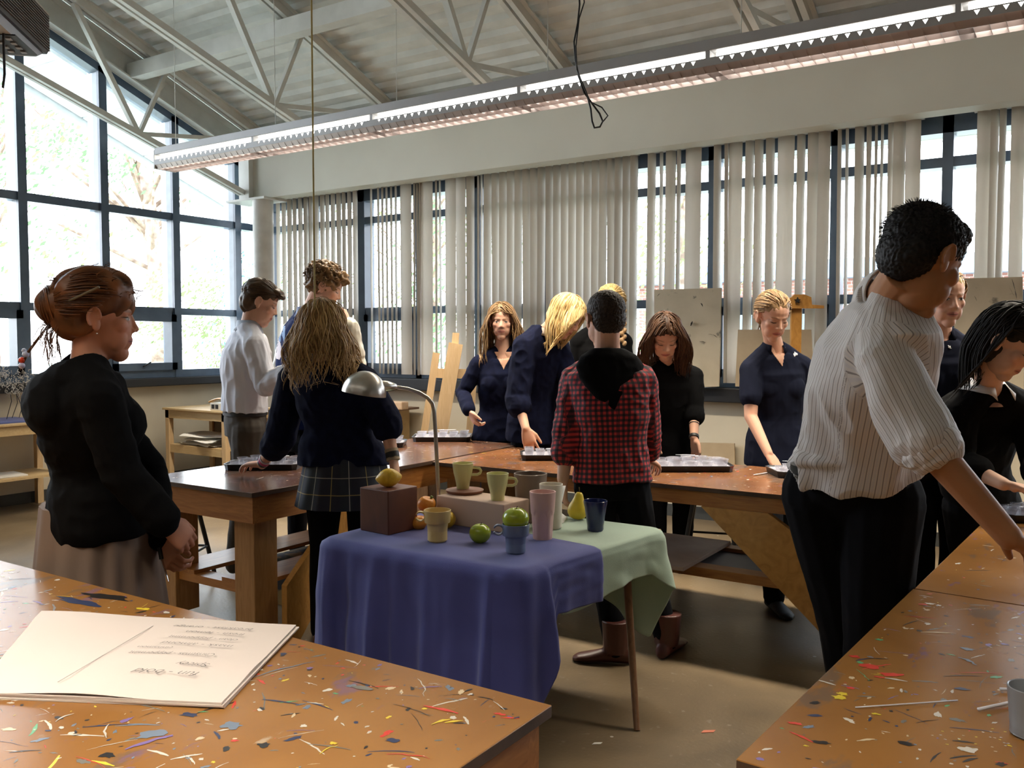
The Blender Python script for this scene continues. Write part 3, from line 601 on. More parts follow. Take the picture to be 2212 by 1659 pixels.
def cloth_mat(name, c, c2):
    m = mat(name, c, .75, col2=c2, scale=5, bump=.12, bscale=300); n = m.node_tree; b = n.nodes['Principled BSDF']; b.inputs['Sheen Weight'].default_value = .25; b.inputs['Sheen Roughness'].default_value = .4
    tl = n.nodes.new('ShaderNodeBsdfTranslucent'); tl.inputs[0].default_value = (*c, 1); ms = n.nodes.new('ShaderNodeMixShader'); ms.inputs[0].default_value = .15
    L(n, b.outputs[0], ms.inputs[1]); L(n, tl.outputs[0], ms.inputs[2]); L(n, ms.outputs[0], n.nodes['Material Output'].inputs[0]); return m
M_blue = cloth_mat('blue_cotton', (.070, .080, .30), (.060, .070, .27)); M_green = cloth_mat('pale_green_cotton', (.42, .54, .42), (.39, .50, .39))
def drape(name, m, path, zt, Lf, foldf, rows=34, push=.006):
    """path: polyline (corner-rounded) of the table edge; returns a hanging cloth"""
    pts = []; R_ = .055
    for i, p in enumerate(path):
        p = V(p)
        if 0 < i < len(path)-1:
            a = (V(path[i-1])-p).normalized(); b_ = (V(path[i+1])-p).normalized()
            for k in range(9):
                u = k/8; ang = u*PI/2; pts.append(p+a*(R_*(1-math.sin(ang)))+b_*(R_*(1-math.cos(ang))))
        else: pts.append(p)
    # resample
    cum = [0]
    for i in range(1, len(pts)): cum.append(cum[-1]+(pts[i]-pts[i-1]).length)
    T_ = cum[-1]; N = int(T_/.0085); P = []; j = 0
    for k in range(N+1):
        s = T_*k/N
        while j < len(cum)-2 and cum[j+1] < s: j += 1
        u = (s-cum[j])/(cum[j+1]-cum[j]); P.append((pts[j].lerp(pts[j+1], u), s))
    vs = []; fs = []; insets = [.05, .03, .015, .006]; W = len(insets)+rows
    for k, (p, s) in enumerate(P):
        q0 = P[max(k-4, 0)][0]; q1 = P[min(k+4, N)][0]; d = (q1-q0).normalized(); nn = V((d.y, -d.x)); L_ = Lf(s, p)
        for q in insets: c = p-nn*q; vs.append((c.x, c.y, zt-(.0004 if q > .02 else .0015 if q > .01 else .004)))
        for v in range(rows):
            u = (v+1)/rows; dep = L_*u; f, lat = foldf(s, u, dep, p); out = push+.010*min(1, dep/.03)+f
            c = p+nn*out+d*lat; z_ = zt-.004-dep; vs.append((c.x, c.y, max(z_, .004)))
    for k in range(N):
        for i in range(W-1): a = k*W+i; fs.append((a, a+1, a+W+1, a+W))
    fs.append(tuple(k*W for k in range(N+1)))
    o = MB().add(vs, fs).build(name, m, None, smooth=True, fix=False)
    md = o.modifiers.new('thick', 'SOLIDIFY'); md.thickness = .0016; md.offset = 1
    return o
cs = TX1-TX0
def Lb(s, p):
    a = 2.95-TY0                                          # length of the left part
    if s < a: return .50
    if s < a+cs-.02: return .535+.012*math.sin(s*9)
    y = p.y-TY0
    if y < .05: return .53
    if y < .12: return .53-(y-.05)/.07*.22
    if y < .17: return .31-(y-.12)/.05*.13
    return .175+.05*(y-.17)
def fb(s, u, dep, p):
    a = 2.95-TY0; t = s-a; e = u**.8
    f = .050*(.5+.5*math.sin(t*26+1.3*math.sin(t*7)))**1.6*e+.024*(.5+.5*math.sin(t*57+2+2*math.sin(t*5)))**2*e+.03*noise.noise(V((t*6, u*1.5, 3)))*e
    f += .025*math.exp(-((t-.31)/.03)**2)*e+.035*math.exp(-((t-.90)/.022)**2)*e+.030*math.exp(-((t-.99)/.018)**2)*e - .02*math.exp(-((t-.95)/.02)**2)*e
    wv = .004*noise.noise(V((t*10, u*6, 1)))
    if p.y > TY0+.12 and p.x > -1.6: f *= .12; f += .012*noise.noise(V((p.y*9, u, 7)))*u; 
    elif p.y > TY0+.03 and p.x > -1.6: f = f*.45+.012*u
    if t > cs-.10 and p.y <= TY0+.03: f *= .55
    if t < .05: f *= .6
    if t < 0: f += .015*e*(1+.5*math.sin(t*20))
    return max(f+wv, -.002)+.006, .012*math.sin(t*26+.7)*e
o = drape('blue_tablecloth', M_blue, [(TX0, 2.97), (TX0, TY0), (TX1, TY0), (-1.479, 2.83)], TZ+.0115, Lb, fb); tag(o, 'royal blue cloth draped over the front of the still-life table, hanging in folds', 'tablecloth')
def Lg(s, p):
    a = TY1-2.60
    if s < a-.12: return .185-.03*(s/a)+.012*math.sin(s*11)
    if s < a: return .16+(s-a+.12)/.12*.10
    t = s-a
    if t < .06: return .26+t/.06*.22
    if t < .25: return .48-(t-.06)/.19*.14
    return .34+.02*math.sin(t*13)
def fg(s, u, dep, p):
    a = TY1-2.60; t = s-a
    w0 = max(0, min(1, (p.y-2.86)/.10)) if t < 0 else 1
    f = (.018*noise.noise(V((s*7, u*2, 5)))*u+.003*noise.noise(V((s*12, u*4, 8))))*w0-.004*(1-w0)
    if t > -.15: f += .05*u*math.exp(-((t)/.07)**2)+.02*math.sin(t*38)*u*(t > 0)
    return max(f, -.004), .0
o = drape('green_tablecloth', M_green, [(-1.508, 2.60), (TXB, TY1), (TX0, TY1), (TX0, 2.7)], TZ+.006, Lg, fg); tag(o, 'pale green cloth whose corner hangs off the right side of the table', 'tablecloth')
zT = TZ+.0125; zG = TZ+.007
# ---------------------------------------------------------------- still life
def cer(name, c, rough=.35, speck=None):
    return mat(name, c, rough, col2=tuple(x*.93 for x in c), scale=30 if speck else 6, coat=.2)
M_cupg = cer('lime_glaze', (.68, .65, .30), .3); M_yel = cer('yellow_clay', (.70, .51, .20), .5); M_bl = cer('blue_speckle', (.16, .21, .33), .35, 1); M_nav = cer('navy_glaze', (.014, .022, .095), .18); M_pink = cer('pink_plastic', (.74, .47, .42), .45); M_crm = cer('cream_plastic', (.72, .66, .55), .5); M_pot = cer('brown_clay', (.20, .145, .11), .7)
def ring_handle(p, R_, w_, r_, dirv, zc, m, par, flat=False, sx=1.0, half=False):
    d = V((dirv.x, dirv.y, 0)).normalized(); c = V(p)+V((0, 0, zc)); pts = []
    k = 24; a0, a1 = (-PI*.60, PI*.60) if half else (-PI*.86, PI*.86)
    for i in range(k+1):
        a = a0+(a1-a0)*i/k; pts.append(c+d*(R_*math.cos(a)*sx)+V((0, 0, R_*math.sin(a))))
    mb = MB()
    if flat:
        rings = []; sd = V((-d.y, d.x, 0))
        for i, q in enumerate(pts):
            rr = (q-c).normalized(); rings.append([q+sd*w_+rr*r_, q-sd*w_+rr*r_, q-sd*w_-rr*r_, q+sd*w_-rr*r_])
        mb.loft(rings)
    else: mb.tube(pts, r_, 10, flat=w_)
    return mb.build('handle', m, par, smooth=40)
def vessel(name, label, cat, p, prof, m, th=.003, fn=None, group=None, lip=None):
    r = empty(name, p, label, cat, group)
    inner = [(max(a-th, .001), z) for a, z in prof[::-1] if z > prof[0][1]+.006]; inner.append((inner[-1][0], prof[0][1]+.006)); 
    full = [(0.0005, prof[0][1])]+prof+[(prof[-1][0]-th/2, prof[-1][1]+.0012)]+inner+[(0.0005, prof[0][1]+.006)]
    MB().lathe(full, p, 48, fn=fn).build('body', m, r, smooth=35)
    return r
k_ = lambda t: t/FPX
# flower-pot shaped mugs
def potmug(name, label, p, m, R=.046, H=.098):
    prof = [(R*.62, 0), (R*.66, .003), (R*.80, H*.60), (R*.95, H*.61), (R*.97, H*.63), (R*1.02, H)]
    r = vessel(name, label, 'mug', p, prof, m)
    d = -RT; c = V(p)+d*(R+.013); ring_handle(c, .017, .011, .0022, RT, H*.80, m, r, flat=True, half=False); return r
pY = PZ(945, 1169, zT); potmug('flowerpot_mug', 'matte yellow mug shaped like a flowerpot, handle to its left', pY, M_yel, R=.050, H=.118)
pB = PZ(1114, 1194, zT); potmug('flowerpot_mug', 'speckled blue flowerpot-shaped mug holding a green apple', pB, M_bl, R=.048, H=.103)
def cone_mug(label, p, H=.108, R=.043, s=1):
    prof = [(R*.60, 0), (R*.63, .004), (R*.66, H*.18), (R*.78, H*.40), (R*.92, H*.62), (R*1.0, H*.85), (R*1.03, H)]
    r = vessel('tapered_mug', label, 'mug', p, prof, M_cupg, group='lime green tapered mugs')
    c = V(p)+RT*(R+.006); k = []; d = RT
    pts = [V(p)+d*x+V((0, 0, z)) for x, z in ((R*.93, H*.82), (R+.014, H*.82), (R+.028, H*.79), (R+.034, H*.70), (R+.030, H*.60), (R+.018, H*.545), (R*.86, H*.54))]
    MB().tube(pts, .0045, 10, flat=1.3).build('handle', M_cupg, r, smooth=40); return r
# box, saucer, mugs on it
M_boxc = mat('pinkish_card', (.60, .43, .33), .75, col2=(.56, .40, .31), scale=3)
bL = PZ(943, 1128, zT); bC = PZ(1088, 1152, zT)
bH = .112
vx = (bC-bL); vx.z = 0; ln = vx.length; vx.normalize(); vy = V((-vx.y, vx.x, 0))
Mx = Matrix.Translation(bL) @ Matrix(((vx.x, vy.x, 0, 0), (vx.y, vy.y, 0, 0), (0, 0, 1, 0), (0, 0, 0, 1)))
tag(MB().box((0, 0, 0), (ln, .17, bH), bev=.004, M=Mx).build('cardboard_box', M_boxc), 'closed pinkish beige cardboard box lying behind the apples, carrying the saucer', 'box')
zB = zT+bH
ps = PZ(1004, 1064, zB); 
M_sau = mat('brown_clay_saucer', (.24, .10, .055), .6, col2=(.21, .085, .05))
tag(MB().lathe([(.001, 0), (.072, 0), (.078, .006), (.080, .013), (.074, .0135), (.070, .0125), (.001, .0122)], ps, 48).build('saucer', M_sau, smooth=30), 'round brown clay saucer on the cardboard box under a lime mug', 'saucer')
cone_mug('lime green tapered mug standing on the brown saucer', PZ(1000, 1055, zB+.0126)+V((0, 0, 0)))
cone_mug('lime green tapered mug standing on the right end of the cardboard box', PZ(1075, 1080, zB)-0*RT)
# brown pot behind the box
pp = PD(1146, 1095, 3.70); pp.z = zG
potR = 36*3.7/FPX
vessel('clay_pot', 'wide grey-brown clay pot standing behind the cardboard box', 'pot', pp, [(potR*.80, 0), (potR*.82, .004), (potR*.98, .185), (potR*1.0, .195), (potR, .201)], M_pot, th=.006)
# glasses
def flute(q, a, i):
    u = q.z
    if u < .118*1.0:
        lob = abs(math.cos(a*5)); e = min(1, max(0, (.112+.010*lob-u)/.004)); return V((q.x*(1-.045*e*(1-lob*.0)), q.y*(1-.045*e), q.z)) if True else q
    return q
pk = PZ(1172, 1163, zT); Hk = .180
def fl(q, a, i):
    lob = abs(math.sin(a*5)); zc = .098+.016*lob; e = min(1, max(0, (zc-q.z)/.006)); s_ = 1-.05*e-.035*e*(1-lob)*(1 if q.z > .01 else .4); return V((q.x*s_, q.y*s_, q.z))
R1 = .050
prof = [(R1*.76, 0), (R1*.78, .004)]+[(R1*(.78+.22*(z/.18)), z) for z in [i*.006 for i in range(2, 30)]]+[(R1, Hk-.004), (R1*1.0, Hk)]
r = empty('fluted_tumbler', pk, 'pink plastic tumbler with a fluted lower half, on the blue cloth', 'tumbler')
full = [(.0005, 0)]+prof+[(R1-.004, Hk), (R1*.74, .01), (.0005, .01)]
MB().lathe(full, pk, 100, fn=fl).build('body', M_pink, r, smooth=35)
pc = PZ(1190, 1138, zT+.0)+V((0, 0, 0)); prof = [(.036, 0), (.037, .004), (.0475, .176), (.0475, .180)]
pc.z = zG
vessel('tumbler', 'cream plastic tumbler half hidden behind the pink one', 'tumbler', pc, prof, M_crm)
pn = PZ(1286, 1146, zG); prof = [(.030, 0), (.0305, .003), (.036, .04), (.044, .095), (.0475, .112), (.0478, .120)]
vessel('navy_cup', 'glossy navy blue tapered cup at the right of the still life', 'cup', pn, prof, M_nav)
# wood block
b0 = PZ(839, 1157, zT); b1 = PZ(778, 1145, zT); b2 = PZ(902, 1142, zT)
M_blk = mat('red_brown_block', (.165, .05, .022), .5, col2=(.06, .022, .014), scale=5, stretch=(1, 1, .6), detail=6, dist=.4)
d1 = (b1-b0).normalized(); d2 = V((d1.y, -d1.x, 0)); d2 = d2 if d2.dot(b2-b0) > 0 else -d2; w1 = (b1-b0).length; w2 = max(w1*.9, (b2-b0).dot(d2)); Hb = .172
Mb_ = Matrix.Translation(b0) @ Matrix(((d1.x, d2.x, 0, 0), (d1.y, d2.y, 0, 0), (0, 0, 1, 0), (0, 0, 0, 1)))
tag(MB().box((0, 0, 0), (w1, w2, Hb), bev=.004, M=Mb_).build('wood_block', M_blk), 'dark red-brown wooden block standing on the blue cloth with a lemon on top', 'block')
# fruit
def fruit(name, label, cat, p, r3, m, fn=None, rot=None, stem=None, group=None, sm_=None):
    M = rot or Matrix.Identity(4); mb = MB().ell((0, 0, 0), r3, M=M, nu=40, nv=28, fn=fn); zmin = min(q[2] for q in mb.v); off = V((p.x, p.y, p.z-zmin)); mb.v = [tuple(V(q)+off) for q in mb.v]
    if not stem: return tag(mb.build(name, m, None, smooth=True), label, cat, group)
    r = empty(name, p, label, cat, group); mb.build('flesh', m, r, smooth=True); s = stem(off); s.build('stem', mat('stem_brown', (.10, .06, .02), .7), r, smooth=True); return r
M_lem = mat('lemon_peel', (.80, .52, .045), .38, col2=(.74, .46, .035), scale=14, bump=.15, bscale=160); M_app = mat('apple_skin', (.36, .44, .02), .22, col2=(.30, .40, .02), scale=9, coat=.3); M_pear = mat('pear_skin', (.72, .52, .03), .42, col2=(.62, .46, .03), scale=9); M_org = mat('orange_peel', (.78, .30, .03), .4, col2=(.70, .24, .02), scale=5, bump=.12, bscale=150); M_red = mat('red_apple_skin', (.45, .03, .02), .3, col2=(.35, .03, .02))
def lemf(r): 
    def f(q): u = q.x/r; return V((q.x*(1+.16*abs(u)**9), q.y*(1-.08*u*u), q.z*(1-.08*u*u)))
    return f
lp = b0+d1*(w1*.50)+d2*(w2*.35)+V((0, 0, Hb)); lp = PZ(840, 1052, zT+Hb)
MR = Matrix.Rotation(YAW+.15, 4, 'Z') @ Matrix.Rotation(-.1, 4, 'Y')
fruit('lemon', 'large yellow lemon sitting on top of the red-brown wooden block', 'lemon', lp, (.045, .036, .037), M_lem, lemf(.045), MR, group='lemons')
fruit('lemon', 'lemon half hidden behind the yellow flowerpot mug', 'lemon', PZ(966, 1140, zT), (.034, .042, .034), M_lem, None, Matrix.Rotation(.4, 4, 'Z'), group='lemons')
def appf(R):
    def f(q):
        rr = math.hypot(q.x, q.y)/R; th = max(0, 1-rr*2.2); zz = q.z-(.34*R*th*th if q.z > 0 else -.22*R*th*th); s_ = 1+.06*(q.z/R); return V((q.x*s_, q.y*s_, zz))
    return f
stm = lambda R: (lambda off: MB().tube([off+V((0, 0, R*.55)), off+V((.002, 0, R*.85)), off+V((.007, 0, R*1.12))], [.0015, .0013, .002], 6))
fruit('green_apple', 'bright green apple lying on the blue cloth between the mugs', 'apple', PZ(1037, 1172, zT), (.0405, .0405, .037), M_app, appf(.0405), None, stm(.037), 'green apples')
pa = V((pB.x, pB.y, pB.z+.083)); fruit('green_apple', 'larger green apple resting in the blue flowerpot mug', 'apple', pa, (.0475, .0475, .041), M_app, appf(.0475), None, stm(.041), 'green apples')
fruit('red_apple', 'small red apple peeping out behind the box and the lime mug', 'apple', V((*PD(1096, 1085, 3.68).to_2d(), zG)), (.04, .04, .16*.24), M_red, appf(.04))
bpy.data.objects['red_apple'].location.z += 0.0
def pumpf(R):
    def f(q): a = math.atan2(q.y, q.x); s_ = 1+.05*abs(math.cos(a*3)); th = max(0, 1-math.hypot(q.x, q.y)/R*1.8); return V((q.x*s_, q.y*s_, q.z-.25*R*th*(1 if q.z > 0 else -1)))
    return f
og = PZ(916, 1140, zT)
o1 = fruit('orange_fruit', 'orange fruit with a green stub of stem, perched behind the yellow mug', 'orange', V((*PD(922, 1100, 3.62).to_2d(), zT+.045)), (.038, .038, .034), M_org, pumpf(.038), Matrix.Rotation(.3, 4, 'Y'), None, 'orange fruits')
o2 = fruit('orange_fruit', 'lower orange fruit mostly hidden between the wooden block and the yellow mug', 'orange', V((*PD(905, 1125, 3.52).to_2d(), zT)), (.032, .032, .030), M_org, pumpf(.034), None, None, 'orange fruits')
o3 = fruit('orange_fruit', 'orange fruit hidden behind the yellow mug, holding up the stemmed one', 'orange', V((*PD(934, 1125, 3.64).to_2d(), zT)), (.034, .034, .030), M_org, pumpf(.034), None, None, 'orange fruits')
tp = V((*PD(930, 1082, 3.62).to_2d(), zT+.045+.058)); MB().tube([tp+V((0, 0, -.006)), tp+RT*.006+V((0, 0, .010))], [.005, .006], 8).build('green_stem', mat('stem_green', (.18, .24, .05), .6), o1)
def pear():
    p = PZ(1246, 1122, zG); prof = [(.0005, 0), (.018, .001), (.032, .008), (.040, .022), (.042, .036), (.038, .054), (.030, .070), (.023, .084), (.019, .096), (.0165, .105), (.011, .113), (.0005, .1155)]
    pr = []
    for i in range(len(prof)-1):
        for k in range(3): u = k/3; pr.append((prof[i][0]*(1-u)+prof[i+1][0]*u, prof[i][1]*(1-u)+prof[i+1][1]*u))
    pr.append(prof[-1]); r = empty('pear', p, 'yellow pear standing upright beside the navy cup', 'pear')
    Mt = Matrix.Rotation(.10, 4, 'Y'); MB().lathe(pr, p+V((0, 0, .003)), 40, M=Mt, fn=lambda q, a, i: V((q.x*1.03, q.y, q.z))).build('flesh', M_pear, r, smooth=True)
    t = p+V((.0115, 0, .115)); MB().tube([t, t+V((.001, 0, .012)), t+V((-.001, 0, .024))], [.002, .0018, .0028], 6).build('stem', mat('stem_brown', (.10, .06, .02), .7), r); return r
pear()
# curled white paper between the tumblers and the pear, white paper corner
def sheet(name, label, corners, curl=.0, m=None, nx=8, ny=6):
    a, b_, c, d = [V(q) for q in corners]; vs = []; fs = []; nn = (b_-a).cross(d-a).normalized()
    for k in (0, .0012):
        for i in range(nx+1):
            for j in range(ny+1):
                u, v = i/nx, j/ny; p = (a*(1-u)+b_*u)*(1-v)+(d*(1-u)+c*u)*v; vs.append(p+nn*(curl*math.sin(PI*u)*(.4+.6*v)+k))
    W = (nx+1)*(ny+1)
    for i in range(nx):
        for j in range(ny): p = i*(ny+1)+j; fs += [(p, p+ny+1, p+ny+2, p+1), (p+W, p+W+1, p+W+ny+2, p+W+ny+1)]
    for i in range(nx): p = i*(ny+1); fs += [(p, p+W, p+W+ny+1, p+ny+1), (p+ny, p+ny+ny+1, p+ny+W+ny+1, p+ny+W)]
    for j in range(ny): p = j; fs += [(p, p+1, p+W+1, p+W)]; p = nx*(ny+1)+j; fs += [(p, p+W, p+W+1, p+1)]
    return tag(MB().add(vs, fs).build(name, m or M_paper, None, smooth=True), label, 'paper')
t0 = 3.58
sheet('curled_card', 'curled piece of white card sticking up behind the tumblers', [PD(1162, 1118, t0), PD(1206, 1118, t0+.03), PD(1222, 1049, t0+.06), PD(1170, 1052, t0+.02)], .010)
q = [PZ(1205, 1100, zG+.02), PZ(1226, 1118, zG+.004), PZ(1216, 1130, zG+.002), PZ(1196, 1122, zG+.002)]
sheet('paper_scrap', 'small bent scrap of white paper lying beside the pear', q, .004)
# desk lamp
M_alu = mat('brushed_aluminium', (.60, .57, .52), .28, metal=1, col2=(.55, .52, .47), scale=3, stretch=(1, 1, 12))
def lamp():
    t = 3.72; base = PD(947, 1066, t); r = empty('desk_lamp', V((base.x, base.y, zG)), 'brushed aluminium desk lamp with a dome shade on a thin curved neck', 'desk lamp')
    pts = [V((base.x, base.y, zG+.01)), PD(947, 1066, t), PD(944, 1000, t), PD(941, 940, t), PD(938, 890, t), PD(934, 872, t), PD(924, 859, t), PD(905, 848, t-.02), PD(880, 840, t-.04), PD(852, 836, t-.07)]
    MB().tube(pts, .0085, 12).build('neck', M_alu, r, smooth=40)
    MB().lathe([(.001, 0), (.07, 0), (.075, .005), (.06, .012), (.012, .018), (.001, .018)], V((base.x, base.y, zG+.0005)), 32).build('base', M_alu, r, smooth=30)
    c = PD(786, 850, t-.12); R_ = 48*(t-.12)/FPX; ax = (RT*.17+V((0, 0, 1))).normalized()
    q = V((0, 0, 1)).rotation_difference(ax).to_matrix().to_4x4()
    prof = [(R_*1.0, -.002), (R_*1.0, 0)]+[(R_*math.cos(a)*1.0, R_*1.02*math.sin(a)) for a in [i*PI/2/14 for i in range(1, 14)]]+[(.001, R_*1.02)]
    inn = [(.001, R_*.98)]+[(R_*.97*math.cos(a), R_*.98*math.sin(a)) for a in [i*PI/2/14 for i in range(13, 0, -1)]]+[(R_*.97, -.002)]
    MB().lathe(prof+inn, c, 48, M=q).build('lamp_shade', M_alu, r, smooth=50)
    s0 = c+RT*(R_*.72)+V((0, 0, R_*.35)); s1 = PD(853, 836, t-.07)
    MB().tube([s0, s0.lerp(s1, .3), s0.lerp(s1, .6), s1, s1+(s1-s0).normalized()*.006], [.020, .023, .021, .015, .009], 20).build('socket', M_alu, r, smooth=40)
    MB().tube([s0+V((0, 0, -.02)), s0+V((0, 0, -.045))], .006, 10).build('switch', M_black, r)
lamp()
# ---------------------------------------------------------------- paper pad on the near left table
zP = .7605; cs_ = [PZ(88, 1320, zP+.014), PZ(643, 1347, zP+.014), PZ(480, 1516, zP+.014), PZ(-60, 1492, zP+.014)]
ctr = sum(cs_, V())/4
pad = empty('paper_pad', V((ctr.x, ctr.y, zP)), 'large pad of white drawing paper with handwriting, lying on the near left table', 'paper pad')
def padsheet(z0, z1, sc=1.0, rot=0, curl=0, name='paper_stack', dx=0, seed=1):
    nx, ny = 26, 18; vs = []; fs = []; a, b_, c, d = [V((q.x, q.y, 0)) for q in cs_]; Mr = Matrix.Rotation(rot, 4, 'Z')
    for zz, top in ((z0, 0), (z1, 1)):
        for i in range(nx+1):
            for j in range(ny+1):
                u, v = i/nx, j/ny; p = (a*(1-u)+b_*u)*(1-v)+(d*(1-u)+c*u)*v; p0 = V((ctr.x, ctr.y, 0)); p = p0+(Mr @ ((p-p0)*sc))+RT*dx
                h = curl*(.003*math.sin(u*9+v*3+seed)+.002*math.sin(v*13)+.004*math.exp(-((1-u)**2+(1-v)**2)/.02)*(-1)+.004*math.sin(u*5)*(1-v)*(v < .5)); vs.append((p.x, p.y, zz+max(h, -.002)))
    W = (nx+1)*(ny+1)
    for i in range(nx):
        for j in range(ny): p = i*(ny+1)+j; fs += [(p, p+1, p+ny+2, p+ny+1), (p+W, p+W+ny+1, p+W+ny+2, p+W+1)]
    for i in range(nx): p = i*(ny+1); fs += [(p, p+ny+1, p+W+ny+1, p+W), (p+ny, p+ny+W, p+2*ny+1+W, p+2*ny+1)]
    for j in range(ny): p = j; fs += [(p, p+W, p+W+1, p+1)]; p = nx*(ny+1)+j; fs += [(p, p+1, p+W+1, p+W)]
    return MB().add(vs, fs).build(name, M_pad, pad, smooth=30)
M_pad = mat('pad_paper', (.66, .58, .54), .8, col2=(.63, .55, .51), scale=2)
padsheet(zP, zP+.003, 1.0, .012, name='backing_sheets'); padsheet(zP+.0035, zP+.007, .997, -.006, dx=.004); padsheet(zP+.0075, zP+.011, .995, .004, dx=-.002); padsheet(zP+.0125, zP+.0132, .99, 0, curl=1, name='top_sheet')
M_ink = mat('pencil_grey', (.13, .12, .12), .8)
vline = MB()
p0, p1 = PZ(125, 1473, zP+.0170), PZ(330, 1352, zP+.0170); vline.bar(p0, p1, .0018, .0008); vline.build('divider_line', mat('faint_pencil', (.50, .45, .42), .8), pad)
def write(txt, x, y, x2, y2, h):
    """words whose baseline runs from pixel (x,y) to (x2,y2); tops point to the viewer"""
    cu = bpy.data.curves.new('w', 'FONT'); cu.body = txt; cu.size = 1; cu.shear = .25; cu.extrude = 0.0; cu.offset = -.012
    ob = bpy.data.objects.new('w', cu); COL.objects.link(ob); dg = bpy.context.evaluated_depsgraph_get(); dg.update(); me = bpy.data.meshes.new_from_object(ob.evaluated_get(dg)); bpy.data.objects.remove(ob)
    xs = [v.co.x for v in me.vertices]; w_ = max(xs)-min(xs); a = PZ(x, y, zP+.018); b_ = PZ(x2, y2, zP+.018); d = b_-a; s_ = d.length/w_; d.normalize(); up = V((-d.y, d.x, 0))
    for v in me.vertices: c = a+d*((v.co.x-min(xs))*s_)+up*(v.co.y*h); v.co = c+V((0, 0, .0004))
    me.materials.clear(); me.materials.append(M_ink); o = bpy.data.objects.new('handwriting', me); COL.objects.link(o); o.parent = pad; o.matrix_parent_inverse = pad.matrix_world.inverted(); return o
write('fun - bold', 432, 1452, 295, 1443, .034); write('Spicey', 455, 1434, 385, 1429, .026); write('Christmas - peppermint', 466, 1412, 282, 1406, .024); write('cinnamon', 375, 1397, 300, 1395, .018)
write('mask - almond', 505, 1394, 352, 1385, .022); write('clean - peppermint', 515, 1381, 368, 1372, .020); write('fresh - lemon', 530, 1369, 405, 1362, .020); write('breakfast - orange', 548, 1358, 378, 1350, .019)
# ---------------------------------------------------------------- paint trays with clear cups
M_clear = mat('clear_plastic', (.62, .62, .70), .1, spec=.6)
n = M_clear.node_tree; b = n.nodes['Principled BSDF']; tr = n.nodes.new('ShaderNodeBsdfTransparent'); ms = n.nodes.new('ShaderNodeMixShader'); ms.inputs[0].default_value = .24; L(n, tr.outputs[0], ms.inputs[1]); L(n, b.outputs[0], ms.inputs[2]); L(n, ms.outputs[0], n.nodes['Material Output'].inputs[0])
M_trayb = mat('black_tray', (.012, .012, .013), .35); M_white = mat('white_plastic', (.62, .61, .66), .4)
cup0 = None
def tray(label, xl, xr, y, z=.76, dep=.27, seed=1, where='', nx=5, ny=3):
    global cup0
    a = PZ(xl, y, z); b_ = PZ(xr, y, z); rnd = random.Random(seed); d = (b_-a); w_ = d.length; d.normalize(); e = V((-d.y, d.x, 0)); 
    if e.dot(FH) < 0: e = -e
    M = Matrix(((d.x, e.x, 0, a.x), (d.y, e.y, 0, a.y), (0, 0, 1, z+.0005), (0, 0, 0, 1)))
    r = empty('paint_tray', a+d*w_/2+e*dep/2, label, 'tray', 'black trays of clear cups')
    mb = MB(); zt = .032
    def rc(x0, y0, x1, y1, z_, q): return [M @ V(p) for p in ((x0+q, y0, z_), (x1-q, y0, z_), (x1, y0+q, z_), (x1, y1-q, z_), (x1-q, y1, z_), (x0+q, y1, z_), (x0, y1-q, z_), (x0, y0+q, z_))]
    mb.loft([rc(.012, .012, w_-.012, dep-.012, 0, .02), rc(.006, .006, w_-.006, dep-.006, zt*.8, .025), rc(0, 0, w_, dep, zt, .03), rc(.006, .006, w_-.006, dep-.006, zt+.001, .025), rc(.014, .014, w_-.014, dep-.014, .022, .02)])
    mb.build('tray_body', M_trayb, r, smooth=30)
    mb = MB().loft([rc(.016, .016, w_-.016, dep-.016, .0225, .02), rc(.016, .016, w_-.016, dep-.016, .026, .02)]); mb.build('paper_liner', mat('grey_liner', (.30, .29, .33), .5), r)
    R_ = min((w_-.04)/nx, (dep-.04)/ny)/2*.86
    for i in range(nx):
        for j in range(ny):
            if rnd.random() < .12: continue
            p = M @ V((.02+(w_-.04)*(i+.5)/nx, .02+(dep-.04)*(j+.5)/ny, .0265))
            if cup0 is None:
                cup0 = MB().lathe([(.0005, 0), (.72, 0), (1, 1.35), (1.06, 1.36), (1.06, 1.40), (.97, 1.38), (.70, .05), (.0005, .05)], (0, 0, 0), 20).build('clear_cup', M_clear, None, smooth=30); c = cup0
            else: c = cup0.copy(); COL.objects.link(c)
            c.scale = (R_, R_, R_*rnd.choice((.55, .7, .8))); c.location = p; tag(c, 'small clear plastic cup '+where, 'cup', 'clear cups '+where)
    for k in range(2):
        x0, y0 = rnd.uniform(.1, w_-.16), rnd.uniform(.05, dep-.08); z0 = .0265+R_*1.16
        q = [M @ V((x0+u*.10, y0+u*.03*(-1)**k, z0+.006*k+.003)) for u in (0, .3, .6, 1)]
        tag(MB().tube(q, [.002, .0035, .005, .008], 8, flat=.45).build('plastic_spoon', M_white, None, smooth=True), 'white plastic spoon '+where, 'spoon', 'white spoons '+where)
tray('black tray of clear cups under the plaid-skirt girl\'s hand', 478, 642, 1017, seed=2, where='in the tray under the plaid-skirt girl\'s hand', dep=.24)
tray('black tray of clear cups behind the plaid-skirt girl, seen past her right arm', 790, 872, 968, seed=3, where='in the tray seen past the plaid-skirt girl\'s right arm', dep=.26, nx=3)
tray('black tray of clear cups in front of the easel', 888, 1018, 955, seed=4, where='in the tray in front of the easel', dep=.30)
tray('black tray of clear cups by the leaning blonde girl\'s hand', 1124, 1262, 996, seed=5, where='in the tray by the leaning blonde girl', dep=.26)
tray('black tray of clear cups right of the boy in red plaid', 1412, 1590, 1021, seed=6, where='in the tray right of the red plaid shirt', dep=.28)
tray('black tray of clear cups at the polo girl\'s fingertips', 1680, 1775, 1034, seed=7, where='in the tray under the polo girl\'s hand', dep=.26, nx=3)
